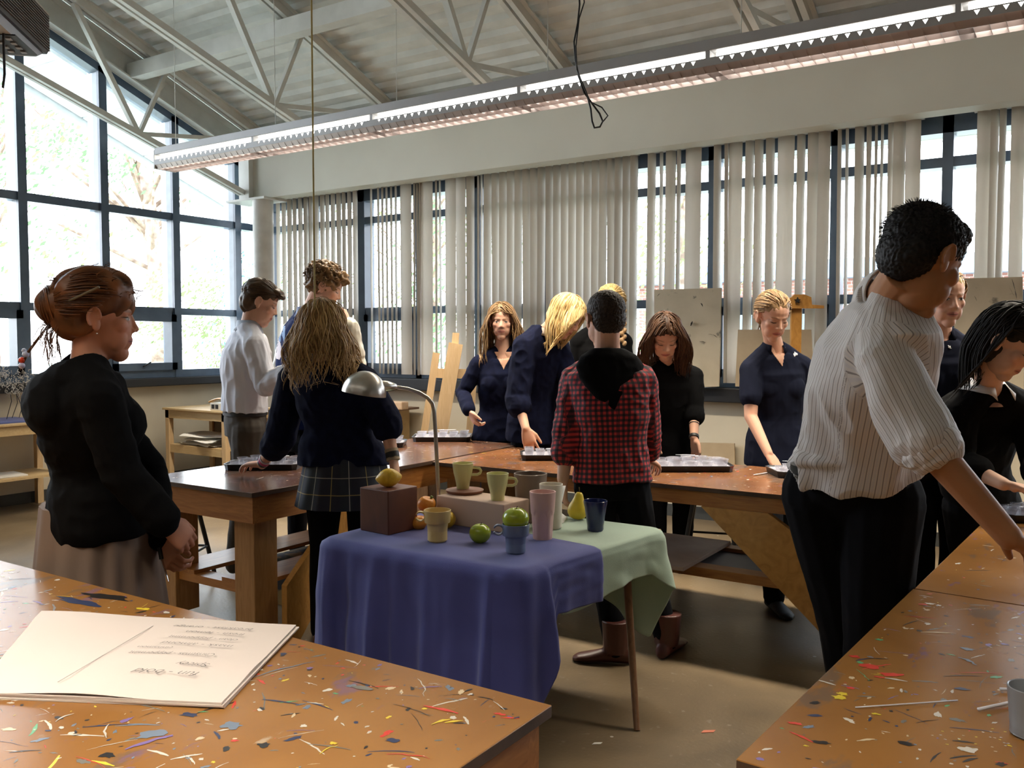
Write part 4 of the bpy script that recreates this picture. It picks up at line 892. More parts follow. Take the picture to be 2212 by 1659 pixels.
tray('black tray of clear cups at the right edge on the far right table', 2178, 2330, 1132, seed=8, where='in the tray at the right edge', dep=.24)
# loose sticks and paper on the near right table
def stick(label, p, q, r_=.0022, z=.7625, m=M_white): a = PZ(*p, z+r_); b_ = PZ(*q, z+r_); tag(MB().tube([a, a.lerp(b_, .5), b_], [r_, r_, r_], 8).build('plastic_stick', m, None, smooth=True), label, 'stick', 'white sticks on the near right table')
stick('thin white stick lying left on the near right table', (1848, 1528), (2069, 1513), .0014)
stick('thicker white stick at the right edge, below the flat one', (2113, 1532), (2225, 1508), .003)
stick('short flat white stick at the right edge, above the thicker one', (2160, 1488), (2225, 1491), .003)
stick('small white spoon beside the polo girl\'s tray', (1628, 1026), (1658, 1021), .003)
# grey cup cut by the right edge
p = PZ(2228, 1588, .7612); vessel('grey_cup', 'grey enamel cup on the near right table, cut off by the right edge', 'cup', p, [(.030, 0), (.034, .003), (.033, .006), (.037, .05), (.040, .085)], mat('grey_enamel', (.22, .23, .25), .35))
# ---------------------------------------------------------------- things hanging from the roof
M_cord = mat('yellow_cord', (.42, .32, .10), .7)
t = 3.92; a = PD(676, -200, t); b_ = PD(680, 668, t); top = V((b_.x, b_.y, zr(b_.y)+.01))
tag(MB().tube([top, top.lerp(b_, .5), b_, V((b_.x, b_.y, b_.z-.03))], [.004, .004, .004, .002], 8).build('pull_cord', M_cord), 'yellow pull cord hanging from the roof above the girl in the plaid skirt', 'cord')
t = 3.6; pts = [(1250, -40), (1252, 10), (1248, 50), (1240, 90), (1243, 130), (1250, 165), (1262, 200), (1280, 225), (1295, 245), (1302, 262), (1296, 274), (1284, 276), (1279, 262), (1276, 235), (1268, 205), (1258, 188)]
q = [PD(x, y, t+.01*i) for i, (x, y) in enumerate(pts)]; top = V((q[0].x, q[0].y, zr(q[0].y)+.01)); r = empty('dangling_cable', top, 'thin black cable dangling in a loop in front of the long light', 'cable')
MB().tube([top]+q, .0042, 6).build('cable', M_black, r, smooth=True)
q = [PD(x, y, t+.02) for x, y in ((1258, -40), (1262, 5), (1251, 40), (1244, 100), (1246, 150), (1275, 220), (1300, 232), (1313, 250), (1303, 262))]; MB().tube([V((q[0].x, q[0].y, zr(q[0].y)+.01))]+q, .003, 6).build('cable_strand', M_black, r, smooth=True)
# projector, upper left
t = 2.7; kk = t/FPX; pc = PD(-60, 70, t); r = empty('ceiling_projector', pc, 'dark ceiling-mounted projector with louvred side, hanging in the top left corner', 'projector')
d1 = (PD(105, 38, 2.85)-PD(0, 6, 2.45)); d1.z = 0; d1.normalize(); d2 = V((-d1.y, d1.x, 0)); d2 = -d2 if d2.dot(RT) > 0 else d2
c0 = PD(107, 86, 2.8); Mx = Matrix(((d1.x, d2.x, 0, c0.x), (d1.y, d2.y, 0, c0.y), (0, 0, 1, c0.z), (0, 0, 0, 1)))
M_prj = mat('projector_brown_black', (.030, .022, .018), .45); M_prl = mat('projector_grey', (.42, .43, .46), .5)
Wd, Dp = .46, .36
MB().prism([Mx @ V(p) for p in ((-Wd, 0, -.055), (-Wd, 0, .075), (0, 0, .075), (0, 0, -.030), (-.03, 0, -.055))], Mx.to_3x3() @ V((0, Dp, 0))).build('case', M_prj, r)
lv = MB()
for i in range(13): lv.box((-Wd+.03, -.004, -.040+i*.0085), (-.01, .002, -.037+i*.0085), M=Mx)
lv.build('side_louvres', mat('louvre_brown', (.10, .075, .055), .5), r)
MB().box((-Wd, -.003, .072), (.002, Dp, .080), M=Mx, bev=.002).build('top_cover', mat('projector_tan', (.30, .26, .20), .5), r)
MB().prism([Mx @ V(p) for p in ((-Wd, .01, -.055), (-.035, .01, -.055), (-.10, .01, -.085), (-Wd, .01, -.085))], Mx.to_3x3() @ V((0, Dp-.02, 0))).build('underside', M_prl, r)
kp = MB().box((-.30, .0, -.088), (-.12, .10, -.084), M=Mx); kp.build('control_panel', M_black, r)
bt = MB()
for i in range(4):
    for j in range(2): bt.box((-.28+i*.04, .02+j*.035, -.0905), (-.262+i*.04, .035+j*.035, -.087), M=Mx)
bt.build('buttons', M_prl, r)
pt = Mx @ V((-Wd*.75, Dp*.5, .08)); MB().tube([pt, V((pt.x, pt.y, zr(pt.y)+.01))], .03, 16).build('mounting_pole', M_bmet, r)
MB().box((-.52*Wd-.14, .08, .080), (-.52*Wd-.02, .28, .13), M=Mx).build('mount_bracket', M_bmet, r)
q = [Mx @ V(p) for p in ((-.10, .12, -.08), (-.05, .16, -.11), (-.02, .2, -.09), (-.03, .26, -.06), (-.06, .3, -.07))]; MB().tube(q, .006, 6).build('cable', M_black, r, smooth=True)
q = [PD(2, -20, 2.5), PD(7, 30, 2.5), PD(8, 100, 2.5), PD(10, 160, 2.5), PD(6, 190, 2.5)]; tag(MB().tube([V((q[0].x, q[0].y, zr(q[0].y)+.01))]+q, .0035, 6).build('hanging_cable', M_black, None, smooth=True), 'thin black cable hanging in front of the projector at the left edge', 'cable')
for (x, y, w_, h_, c, lb) in ((1131, 1440, .01, .07, (.05, .12, .4), 'small strip of blue tape on the concrete floor by the table leg'), (1530, 1580, .03, .012, (.6, .18, .1), 'small reddish scrap on the concrete floor right of the table leg'), (1290, 1606, .02, .008, (.7, .68, .62), 'tiny white scrap on the concrete floor in front of the draped table')):
    p = PZ(x, y, .001); a = .5; tag(MB().prism([p+RT*(-w_)+FH*(-h_), p+RT*w_*.6+FH*(-h_*.6), p+RT*w_+FH*h_, p+RT*(-w_*.5)+FH*h_*.8], (0, 0, .001)).build('floor_scrap', mat('scrap_%d' % x, c, .6)), lb, 'scrap')
# yellow-black splashed crate on the shelf of the left table
o = MB().box((-3.85, 3.30, .0), (-3.35, 3.75, .24), bev=.004).build('splashed_crate', mat('splashed_yellow_black', (.30, .18, .05), .5, col2=(.015, .014, .014), scale=9, detail=6, lo=.48, hi=.54))
tag(o, 'yellow-brown crate splashed with black paint on the floor under the left table', 'crate')
# sheets of board stacked on the floor side, seen between lamp and block
for i, (x, dz) in enumerate(((-2.72, 0), (-2.70, .0225), (-2.69, .045), (-2.72, .0675))):
    o = MB().box((x-.28, 4.16+.03*i, .3320+dz), (x+.30, 4.66, .3540+dz), bev=.002).build('stacked_board', M_light); tag(o, ['bottom board', 'second board from the bottom', 'third board from the bottom', 'topmost board'][i]+' of the stack on the shelf behind the desk lamp pole', 'board', 'boards stacked on the table shelf')
# ---------------------------------------------------------------- outdoors
M_grass = mat('bounce_bright_lawn', (.60, .58, .50), .9, col2=(.50, .52, .38), scale=.6)  # ground coloured pale so it bounces light up under the eave
struct(MB().box((-70, -40, -.5), (40, 70, -.3)).build('ground', M_grass))
M_bark = mat('pale_bark', (.50, .38, .29), .8, col2=(.2, .13, .09), scale=6)
def leafmat(name, c):
    m = mat(name, c, .6, col2=tuple(x*.6 for x in c), scale=2.5); n = m.node_tree; b = n.nodes['Principled BSDF']; tl = n.nodes.new('ShaderNodeBsdfTranslucent'); tl.inputs[0].default_value = (*c, 1); ms = n.nodes.new('ShaderNodeMixShader'); ms.inputs[0].default_value = .45
    L(n, b.outputs[0], ms.inputs[1]); L(n, tl.outputs[0], ms.inputs[2]); L(n, ms.outputs[0], n.nodes['Material Output'].inputs[0]); return m
M_leaf = [leafmat('leaf_green', (.16, .26, .12)), leafmat('leaf_pale', (.24, .30, .12)), leafmat('leaf_blue_green', (.14, .27, .22))]
def tree(name, label, x, y, h, rad, nclu, nleaf, seed, m, trunk=.14, low=.35, zb=-.3, cat='tree', leafs=.062, spread=.35, bend=0):
    rnd = random.Random(seed); r = empty(name, (x, y, zb), label, cat, 'trees and shrubs outside the windows')
    mb = MB(); top = V((x+bend, y, zb+h*.8)); pts = [V((x, y, zb)), V((x+.02, y, zb+h*.25)), V((x+bend*.4, y+.1, zb+h*.5)), top]
    if trunk: mb.tube(pts, [trunk, trunk*.85, trunk*.6, trunk*.25], 10)
    lf = MB()
    for k in range(nclu):
        u = rnd.uniform(low, 1.0); a = rnd.uniform(0, 2*PI); rr = rad*math.sqrt(rnd.random())*(1.1-.5*abs(u-.6)); c = V((x+bend*u+rr*math.cos(a), y+rr*math.sin(a), zb+h*u))
        if trunk and k % 3 == 0: p = pts[1].lerp(top, max(0, u-.35)); mb.tube([p, p.lerp(c, .5)+V((0, 0, .15)), c], [trunk*.22, trunk*.12, .008], 5)
        for i in range(int(nleaf*2.2)):
            q = c+V((rnd.gauss(0, spread), rnd.gauss(0, spread), rnd.gauss(0, spread*.7))); n1 = V((rnd.gauss(0, 1), rnd.gauss(0, 1), rnd.gauss(0, 1))).normalized(); n2 = n1.orthogonal().normalized(); n3 = n1.cross(n2); s_ = leafs*rnd.uniform(.5, 1.2)
            lf.add([q-n2*s_, q-n3*s_*.45+n1*s_*.1, q+n2*s_, q+n3*s_*.45+n1*s_*.1], [(0, 1, 2, 3)])
    if trunk: mb.build('trunk', M_bark, r, smooth=True)
    o = lf.build('foliage', m, r, fix=False); o['kind'] = 'stuff'
p = PX(345, 600, -15.5)
tree('tree', 'leaning pale-barked tree trunk outside the left windows', p.x, p.y, 9.5, 3.4, 60, 26, 3, M_leaf[0], trunk=.22, low=.5, bend=-1.2)
tree('tree', 'leafy tree outside behind the projector', -13.2, 4.8, 9, 2.8, 46, 24, 5, M_leaf[1], trunk=.13, low=.3)
tree('tree', 'thin tree outside the third pane of the left windows', -15.0, 7.4, 9.5, 3.0, 40, 22, 8, M_leaf[0], trunk=.12, low=.28)
p = PX(470, 700, -12.0); tree('shrub', 'bright green shrub outside the window beside the round column', p.x, p.y, 2.7, 1.1, 60, 34, 9, M_leaf[1], trunk=.03, low=.1, cat='shrub', leafs=.04, spread=.22)
p = PX(520, 640, -14.0); tree('shrub', 'blue-green shrub further back outside beside the round column', p.x, p.y+.4, 3.4, .8, 30, 24, 10, M_leaf[2], trunk=.03, low=.4, cat='shrub', leafs=.05, spread=.25)
p = PY(935, 560, 14); tree('tree', 'tree outside the back windows, seen between the blind slats above the easel', p.x, p.y, 8, 2.6, 60, 24, 12, M_leaf[1], trunk=.12, low=.2)
p = PY(1040, 560, 12); tree('tree', 'tree outside beside the fully closed blind', p.x, p.y, 7.5, 1.6, 44, 22, 14, M_leaf[0], trunk=.10, low=.15)
p = PY(1470, 560, 13); tree('tree', 'tree outside seen in the gaps left of the tall drawing board', p.x, p.y, 6.5, 1.5, 30, 22, 15, M_leaf[1], trunk=.10, low=.2)
# brick building across the lawn
bb = empty('brick_building', (-7, 32, -.3), 'low brick building with white windows across the lawn, seen through the back blinds', 'building')
M_brick = mat('brick', (.42, .22, .17), .85); n = M_brick.node_tree; b = n.nodes['Principled BSDF']; t = n.nodes.new('ShaderNodeTexCoord'); mp = n.nodes.new('ShaderNodeMapping'); mp.inputs['Rotation'].default_value = (PI/2, 0, 0); L(n, t.outputs['Object'], mp.inputs[0]); bk = n.nodes.new('ShaderNodeTexBrick'); L(n, mp.outputs[0], bk.inputs[0]); bk.inputs['Scale'].default_value = 2.2; bk.inputs['Color1'].default_value = (.34, .15, .11, 1); bk.inputs['Color2'].default_value = (.26, .11, .09, 1); bk.inputs['Mortar'].default_value = (.5, .42, .38, 1); L(n, bk.outputs[0], b.inputs['Base Color'])
MB().box((-14, 30, -.3), (8, 36, 3.5)).build('wall', M_brick, bb)
MB().box((-14.6, 29.4, 3.5), (8.6, 36.6, 4.1)).build('roof_edge', mat('roof_edge_blue', (.20, .27, .36), .5), bb)
for i in range(9):
    x = -13+i*2.4; f = MB().box((x, 29.93, .8), (x+1.3, 30.02, 2.6)).build('window', mat('white_frame', (.8, .8, .8), .5), bb); MB().box((x+.08, 29.90, .9), (x+1.22, 29.94, 2.5)).build('pane', mat('pane_dark', (.12, .16, .2), .1), f)
# ---------------------------------------------------------------- people: builders
from mathutils.bvhtree import BVHTree
Zv = V((0, 0, 1))
def dv(r, f, u=0): return (RT*r+FH*f+Zv*u).normalized()
def remesh(mb, name, m, vox, parent=None, it=2, post=None, fac=.5, adapt=0):
    me = bpy.data.meshes.new('t'); me.from_pydata(mb.v, [], mb.f); o = bpy.data.objects.new('t', me); COL.objects.link(o)
    bm = bmesh.new(); bm.from_mesh(me); bmesh.ops.recalc_face_normals(bm, faces=bm.faces); bm.to_mesh(me); bm.free()
    r = o.modifiers.new('r', 'REMESH'); r.mode = 'VOXEL'; r.voxel_size = vox; r.adaptivity = adapt
    s = o.modifiers.new('s', 'SMOOTH'); s.factor = fac; s.iterations = it
    dg = bpy.context.evaluated_depsgraph_get(); dg.update(); q = bpy.data.meshes.new_from_object(o.evaluated_get(dg)); bpy.data.objects.remove(o); bpy.data.meshes.remove(me)
    q.name = name; q.materials.clear(); q.materials.append(m)
    if post: post(q)
    q.shade_smooth(); ob = bpy.data.objects.new(name, q); COL.objects.link(ob)
    if parent: ob.parent = parent; ob.matrix_parent_inverse = parent.matrix_world.inverted()
    return ob
def seta(me, name, vals):
    a = me.attributes.new(name, 'FLOAT_VECTOR', 'POINT'); flat = []
    for v in vals: flat += [v[0], v[1], v[2]]
    a.data.foreach_set('vector', flat)
def ringp(c, ax, ay, rx, ry, n=28, p=2.25):
    out = []
    for i in range(n):
        a = 2*PI*i/n; ca, sa = math.cos(a), math.sin(a); out.append(c+ax*(rx*math.copysign(abs(ca)**(2/p), ca))+ay*(ry*math.copysign(abs(sa)**(2/p), sa)))
    return out
def ball(mb, c, r): mb.ell(c, (r, r, r), nu=14, nv=9)
def limb(mb, pts, rs, n=14):
    P = []; R_ = []
    for i in range(len(pts)-1):
        for k in range(4): u = k/4; P.append(V(pts[i]).lerp(V(pts[i+1]), u)); R_.append(rs[i]*(1-u)+rs[i+1]*u)
    P.append(V(pts[-1])); R_.append(rs[-1]); mb.tube(P, R_, n); ball(mb, V(pts[0]), rs[0]*.99); ball(mb, V(pts[-1]), rs[-1]*.99)
    for p, r in zip(pts[1:-1], rs[1:-1]): ball(mb, V(p), r*1.0)
def skinmat(name, c, lip, brow, open_eye=False, blush=.25):
    m = mat(name, c, .55, spec=.3, col2=tuple(x*.93 for x in c), scale=14); n = m.node_tree; b = n.nodes['Principled BSDF']; b.inputs['Subsurface Weight'].default_value = .12; b.inputs['Subsurface Radius'].default_value = (.012, .005, .003); b.inputs['Subsurface Scale'].default_value = 1
    a = n.nodes.new('ShaderNodeAttribute'); a.attribute_name = 'hl'; s = n.nodes.new('ShaderNodeSeparateXYZ'); L(n, a.outputs['Vector'], s.inputs[0])
    ax = mth(n, 'ABSOLUTE', s.outputs[0]); fr = sm(n, s.outputs[1], .045, .06)
    def em(cx, cz, rx, rz, e0=1.2, e1=.8, tilt=0):
        dx = mth(n, 'SUBTRACT', ax, cx); dz = mth(n, 'SUBTRACT', s.outputs[2], cz)
        if tilt: dz = mth(n, 'SUBTRACT', dz, mth(n, 'MULTIPLY', mth(n, 'ABSOLUTE', dx), tilt))
        q = mth(n, 'SQRT', mth(n, 'ADD', mth(n, 'POWER', mth(n, 'DIVIDE', dx, rx), 2), mth(n, 'POWER', mth(n, 'DIVIDE', dz, rz), 2)))
        return mth(n, 'MULTIPLY', sm(n, q, e0, e1), fr)
    cur = b.inputs['Base Color'].links[0].from_socket
    cur = mixc(n, mth(n, 'MULTIPLY', em(.042, -.022, .026, .022, 1.4, .2), blush), cur, (c[0]*.95, c[1]*.55, c[2]*.5))
    cur = mixc(n, em(0, -.053, .024, .0095), cur, lip); cur = mixc(n, em(0, -.0535, .023, .0016), cur, tuple(x*.25 for x in lip))
    cur = mixc(n, mth(n, 'MULTIPLY', em(.031, .008, .021, .012, 1.3, .5), .35), cur, tuple(x*.5 for x in c))  # eye-socket shade mixed into the skin colour
    cur = mixc(n, mth(n, 'MULTIPLY', em(.030, .031, .018, .0040, tilt=-.12), .6), cur, brow)
    if open_eye:
        cur = mixc(n, em(.031, .009, .0125, .0050), cur, (.45, .42, .40)); cur = mixc(n, em(.031, .009, .0052, .0052), cur, (.05, .035, .03)); cur = mixc(n, em(.031, .0145, .0145, .0018, tilt=-.2), cur, (.03, .02, .015))
    else: cur = mixc(n, em(.031, .004, .0145, .0026, tilt=.15), cur, (.035, .02, .015))
    L(n, cur, b.inputs['Base Color']); return m
class Head:
    def __init__(s, c, f, u=None, sc=1.0):
        s.c = V(c); s.f = V(f).normalized(); u = V(u) if u else Zv
        s.x = s.f.cross(u).normalized(); s.u = s.x.cross(s.f).normalized(); s.s = sc
        s.M = Matrix(((s.x.x, s.f.x, s.u.x, s.c.x), (s.x.y, s.f.y, s.u.y, s.c.y), (s.x.z, s.f.z, s.u.z, s.c.z), (0, 0, 0, 1))) @ Matrix.Scale(sc, 4); s.Mi = s.M.inverted()
    def P(s, *p): return s.M @ V(p)
    def ell(s, mb, c, r, rot=None, nu=22, nv=14):
        R_ = (rot or Matrix.Identity(4)); t = MB().ell((0, 0, 0), r, nu=nu, nv=nv); mb.add([s.M @ (V(c)+(R_ @ V(q))) for q in t.v], t.f)
    def tube(s, mb, pts, r, n=10):
        mb.tube([s.P(*p) for p in pts], [x*s.s for x in r], n)
        for p, x in ((pts[0], r[0]), (pts[-1], r[-1])): ball(mb, s.P(*p), x*s.s*.98)
def add_head(mb, H, nose=1.0, neck_to=None, nr=.052, male=False):
    H.ell(mb, (0, -.012, .036), (.075, .094, .084)); H.ell(mb, (0, .028, -.026), (.058, .062, .080)); H.ell(mb, (0, .030, -.066), (.050 if male else .044, .048, .042)); H.ell(mb, (0, .060, -.090), (.027, .026, .025))
    for s in (-1, 1):
        H.ell(mb, (s*.036, .055, -.012), (.024, .024, .024)); H.ell(mb, (s*.031, .066, .009), (.0135, .0125, .0115)); H.ell(mb, (s*.0100, .0885, -.0225), (.0085, .0095, .0068)); H.ell(mb, (s*.029, .050, -.048), (.024, .030, .038))
        R_ = Matrix.Rotation(s*.35, 4, 'Z'); H.ell(mb, (s*.079, -.006, .004), (.0075, .0175, .025), R_); H.ell(mb, (s*.078, .000, -.016), (.007, .012, .018), R_); H.ell(mb, (s*.076, .003, -.022), (.006, .008, .011)); H.tube(mb, [(s*(.084+.007*max(0, math.sin(a*.5))), -.006+.0165*math.cos(a)*(1 if a < 3.3 else 1.0), .004+.0265*math.sin(a)) for a in [-.1+4.3*i/15 for i in range(16)]], [.0034]*16, 8)
    H.tube(mb, [(-.040, .062, .027), (-.018, .075, .029), (.018, .075, .029), (.040, .062, .027)], [.008, .009, .009, .008])
    H.tube(mb, [(0, .077, .022), (0, .0855+.002*nose, .0), (0, .0925+.004*nose, -.017)], [.0075, .0080, .0092]); H.ell(mb, (0, .060, -.052), (.033, .031, .036))
    H.tube(mb, [(-.021, .080, -.0515), (0, .0888, -.0485), (.021, .080, -.0515)], [.004, .0052, .004], 8); H.tube(mb, [(-.018, .080, -.057), (0, .0872, -.0590), (.018, .080, -.057)], [.0045, .0060, .0045], 8)
    if neck_to is not None:
        a = H.P(0, -.020, -.035); n0 = V(neck_to); mb.tube([a, a.lerp(n0, .5), n0, n0-Zv*.05], [nr*.98, nr, nr*1.12, nr*1.4], 18)
def hand(mb, W, d, pal, side, sc=1.0, curl=.5, spread=.10, thumb=.6, curls=None, tcurl=.5):
    """W wrist; d towards the knuckles; pal the way the palm faces; side = thumb side"""
    d = V(d).normalized(); pal = (V(pal)-d*V(pal).dot(d)).normalized(); t = (V(side)-d*V(side).dot(d)-pal*V(side).dot(pal)).normalized()
    K = V(W)+d*.088*sc
    rings = []
    for u, hw, ht in ((-.10, .024, .018), (.0, .026, .017), (.25, .033, .017), (.6, .040, .016), (.9, .042, .0135), (1.03, .039, .010)):
        rings.append(ringp(V(W)+d*(.088*sc*u), t, pal, hw*sc, ht*sc, 18, 2.4))
    mb.loft(rings)
    mb.ell(V(W)+d*.03*sc+t*.022*sc+pal*.008*sc, (.017*sc,)*3, nu=12, nv=8)
    Ls = (.072, .080, .075, .060); of = (.030, .0105, -.0095, -.0285); back = (.004, 0, .003, .010)
    for i in range(4):
        c_ = (curls[i] if curls else curl*(1+.10*i)); p = K+t*of[i]*sc-d*back[i]*sc-d*.012*sc; dd = (d+t*(spread*(1.5-i))).normalized(); pts = [p, p+dd*.012*sc]; rr = [.0085*sc, .0088*sc]; ax = dd.cross(pal).normalized(); ang = c_*.55; q = pts[-1]
        for k, fr in enumerate((.44, .31, .25)):
            d2 = (dd*math.cos(ang)+pal*math.sin(ang)).normalized(); q = q+d2*(Ls[i]*fr*sc); pts.append(q); rr.append((.0083, .0076, .0062)[k]*sc*(.93 if i == 3 else 1)); ang += c_*(1.05, .8, 0)[k]
        mb.tube(pts, rr, 10); 
        for q_, r_ in zip(pts[1:], rr[1:]): ball(mb, q_, r_*1.0)
    p = V(W)+d*.022*sc+t*.024*sc; d1 = (d*.75+t*thumb+pal*.25).normalized(); d2 = (d*.95+t*thumb*(1-tcurl)+pal*tcurl*.6).normalized(); pts = [p, p+d1*.036*sc, p+d1*.036*sc+d2*.032*sc, p+d1*.036*sc+d2*.055*sc]
    rr = [.0135*sc, .0115*sc, .0102*sc, .0080*sc]; mb.tube(pts, rr, 10)
    for q_, r_ in zip(pts, rr): ball(mb, q_, r_)
FEM = dict(hip=(.172, .112), waist=(.128, .090), chest=(.150, .108), sh=(.160, .068), ns=.052, arm=(.043, .036, .024), shw=.165)
MAL = dict(hip=(.158, .108), waist=(.145, .100), chest=(.168, .115), sh=(.190, .075), ns=.058, arm=(.050, .042, .029), shw=.190)
class Fig:
    def __init__(s, sex, neck, pel, face, head, hf, hu=None, hs=1.0, hipf=None, k=1.0, bow=0.0, sh=None):
        s.B = FEM if sex == 'f' else MAL; s.male = sex == 'm'; s.k = k; s.N = V(neck); s.Pv = V(pel); s.face = V(face).normalized(); f = s.face
        s.ax = f.cross(Zv).normalized()                   # person's right
        s.H = Head(head, hf, hu, hs); s.bow = bow; s.arms = []; s.legs = []
        s.shp = {}
        dn = (s.Pv-s.N).normalized()
        for sd in (-1, 1): s.shp[sd] = s.N+dn*.078*k+s.ax*sd*(s.B['shw']*k-.018)
        if sh:
            for sd in sh: s.shp[sd] = V(sh[sd])
    def sp(s, u): p = s.Pv.lerp(s.N, u); return p-s.face*(s.bow*4*u*(1-u))
    def torso(s, mb, off=0, u0=-.18, u1=1.0, bust=0, flare=0, belly=0):
        B, k = s.B, s.k; dn = (s.N-s.Pv).normalized(); tab = [(-.18, B['hip'][0]*.92, B['hip'][1]), (0, B['hip'][0], B['hip'][1]), (.18, B['hip'][0]*.93, B['hip'][1]*.95), (.38, B['waist'][0], B['waist'][1]), (.60, B['chest'][0]*.98, B['chest'][1]), (.78, B['chest'][0]*1.03, B['chest'][1]*.97), (.86, B['sh'][0]*.98, B['sh'][1]*1.2), (.92, B['sh'][0]*.78, B['sh'][1]*1.1), (1.0, B['ns']*1.1, B['ns']*1.1)]
        rings = []; N_ = 22
        axs = (s.shp[1]-s.shp[-1]).normalized()
        for i in range(N_+1):
            u = u0+(u1-u0)*i/N_; j = 0
            while j < len(tab)-2 and tab[j+1][0] < u: j += 1
            a, b_ = tab[j], tab[j+1]; w_ = max(0, min(1, (u-a[0])/(b_[0]-a[0]))); w_ = w_*w_*(3-2*w_); rx = a[1]*(1-w_)+b_[1]*w_; ry = a[2]*(1-w_)+b_[2]*w_
            ax = s.ax.lerp(axs, max(0, min(1, u))).normalized(); ay = ax.cross(dn).normalized(); ay = -ay if ay.dot(s.face) < 0 else ay
            e = flare*max(0, (.35-u)); rings.append(ringp(s.sp(u)+ay*(belly*math.exp(-((u-.3)/.2)**2)), ax, ay, rx*k+off+e, ry*k+off+e+belly*.5*math.exp(-((u-.3)/.2)**2)))
        mb.loft(rings)
        if u1 > .9:
            for sd in (-1, 1): q = s.N+(s.H.P(0, -.02, -.05)-s.N)*(.30 if off < 0 else .10)-s.face*.012; mb.tube([q+s.ax*sd*.018*k, q.lerp(s.shp[sd], .5)-Zv*.002, s.shp[sd]], [(.042*k+off), (.047*k+off), (.046*k+off)], 14); ball(mb, s.shp[sd], .046*k+off)
        if bust:
            for sd in (-1, 1): mb.ell(s.sp(.665)+s.ax*sd*.055*k+s.face*(B['chest'][1]*k*.58), (.078*k+off*.6, bust*1.12+off*.6, .078*k+off*.6), M=Matrix.Rotation(math.atan2(s.face.y, s.face.x)-PI/2, 4, 'Z'))
    def arm(s, mb, sd, el, wr, off=0, upto=1.0, cuff=0, puff=0):
        a = [x*s.k+off for x in s.B['arm']]; S0 = s.shp[sd]; el = V(el); wr = V(wr)
        if upto >= 1: limb(mb, [S0, el, wr], [a[0]*1.04, a[1]+puff, a[2]])
        elif upto > .5: q = el.lerp(wr, (upto-.5)*2); limb(mb, [S0, el, q], [a[0]*1.04, a[1]+puff, a[1]*(1-(upto-.5))+a[2]*(upto-.5)+cuff])
        else: q = S0.lerp(el, upto*2); limb(mb, [S0, q], [a[0]*1.12, a[0]+cuff])
        return [a, S0, el, wr]
    def leg(s, mb, sd, foot, off=0, toe=None, upto=1):
        k = s.k; hp = s.Pv+s.ax*sd*.088*k-Zv*.03; an = V((foot[0], foot[1], .075)); kn = hp.lerp(an, .47)+s.face*.02
        R_ = [.088*k+off, .056*k+off, .040*k+off*1.4]
        limb(mb, [hp, hp.lerp(kn, .5), kn, kn.lerp(an, .35), an], [R_[0], (R_[0]+R_[1])/2*1.02, R_[1], R_[1]*.98, R_[2]])
def wrinkle(amp, fx=9, fz=5, seed=0, ridge=.6):
    def post(me):
        vs = [v.co.copy() for v in me.vertices]; ns = [v.normal.copy() for v in me.vertices]; sd = V((seed*7.1, seed*3.3, seed*1.7))
        for v, c, nn in zip(me.vertices, vs, ns):
            q = V((c.x*fx, c.y*fx, c.z*fz))+sd; a = noise.noise(q); b_ = 1-abs(noise.noise(q*1.9+V((5, 1, 2))))*2.2; v.co = c+nn*(amp*(a*(1-ridge)+b_*ridge*.7-.2))
    return post
def segattr(me, segs):
    """lengthwise and round-about fabric coordinates, from the nearest body segment"""
    out = []; S_ = []
    for a, b_, r, ref in segs:
        d = (b_-a); l = d.length; d = d/l; x = (ref-d*ref.dot(d)).normalized(); S_.append((a, d, l, r, x, d.cross(x)))
    for v in me.vertices:
        c = v.co; best = None
        for a, d, l, r, x, y in S_:
            w_ = c-a; t = max(0, min(l, w_.dot(d))); e = (w_-d*t); q = e.length/r
            if best is None or q < best[0]: best = (q, math.atan2(e.dot(y), e.dot(x))*r, w_.dot(d))
        out.append((best[1], best[2], 0))
    seta(me, 'guv', out)
def hlattr(H):
    def post(me):
        out = []
        for v in me.vertices:
            p = H.Mi @ v.co; out.append(p if p.length < .19 else (0, -9, 0))
        seta(me, 'hl', out)
    return post
def hairmat(name, c1, c2, rough=.42):
    m = mat(name, c1, rough, spec=.25); n = m.node_tree; b = n.nodes['Principled BSDF']; a = n.nodes.new('ShaderNodeAttribute'); a.attribute_name = 'hv'; s = n.nodes.new('ShaderNodeSeparateXYZ'); L(n, a.outputs['Vector'], s.inputs[0])
    t = n.nodes.new('ShaderNodeTexCoord'); z = n.nodes.new('ShaderNodeTexNoise'); z.inputs['Scale'].default_value = 60; L(n, t.outputs['Object'], z.inputs['Vector'])
    f = mth(n, 'ADD', mth(n, 'MULTIPLY', s.outputs[0], .8), mth(n, 'MULTIPLY', z.outputs[0], .3)); L(n, mixc(n, f, c1, c2), b.inputs['Base Color']); return m
def cap(H, name, m, par, ells, amp=.003, fr=70, vox=.004, seed=1, stretch=1.0):
    mb = MB()
    for c, r in ells: H.ell(mb, c, r, nu=28, nv=18)
    rnd = random.Random(seed)
    def post(me):
        vs = [(v.co.copy(), v.normal.copy()) for v in me.vertices]; hv = []
        for v, (c, nn) in zip(me.vertices, vs):
            q = H.Mi @ c; q = V((q.x*fr, q.y*fr*stretch, q.z*fr*stretch))+V((seed, 0, 0)); a = noise.noise(q); v.co = c+nn*(amp*a*1.6); hv.append((max(0, min(1, .5+a)), 0, 0))
        seta(me, 'hv', hv)
    return remesh(mb, name, m, vox*H.s, par, 2, post)
CAPS = [((0, -.022, .050), (.083, .098, .081)), ((0, -.046, -.002), (.077, .064, .080))]
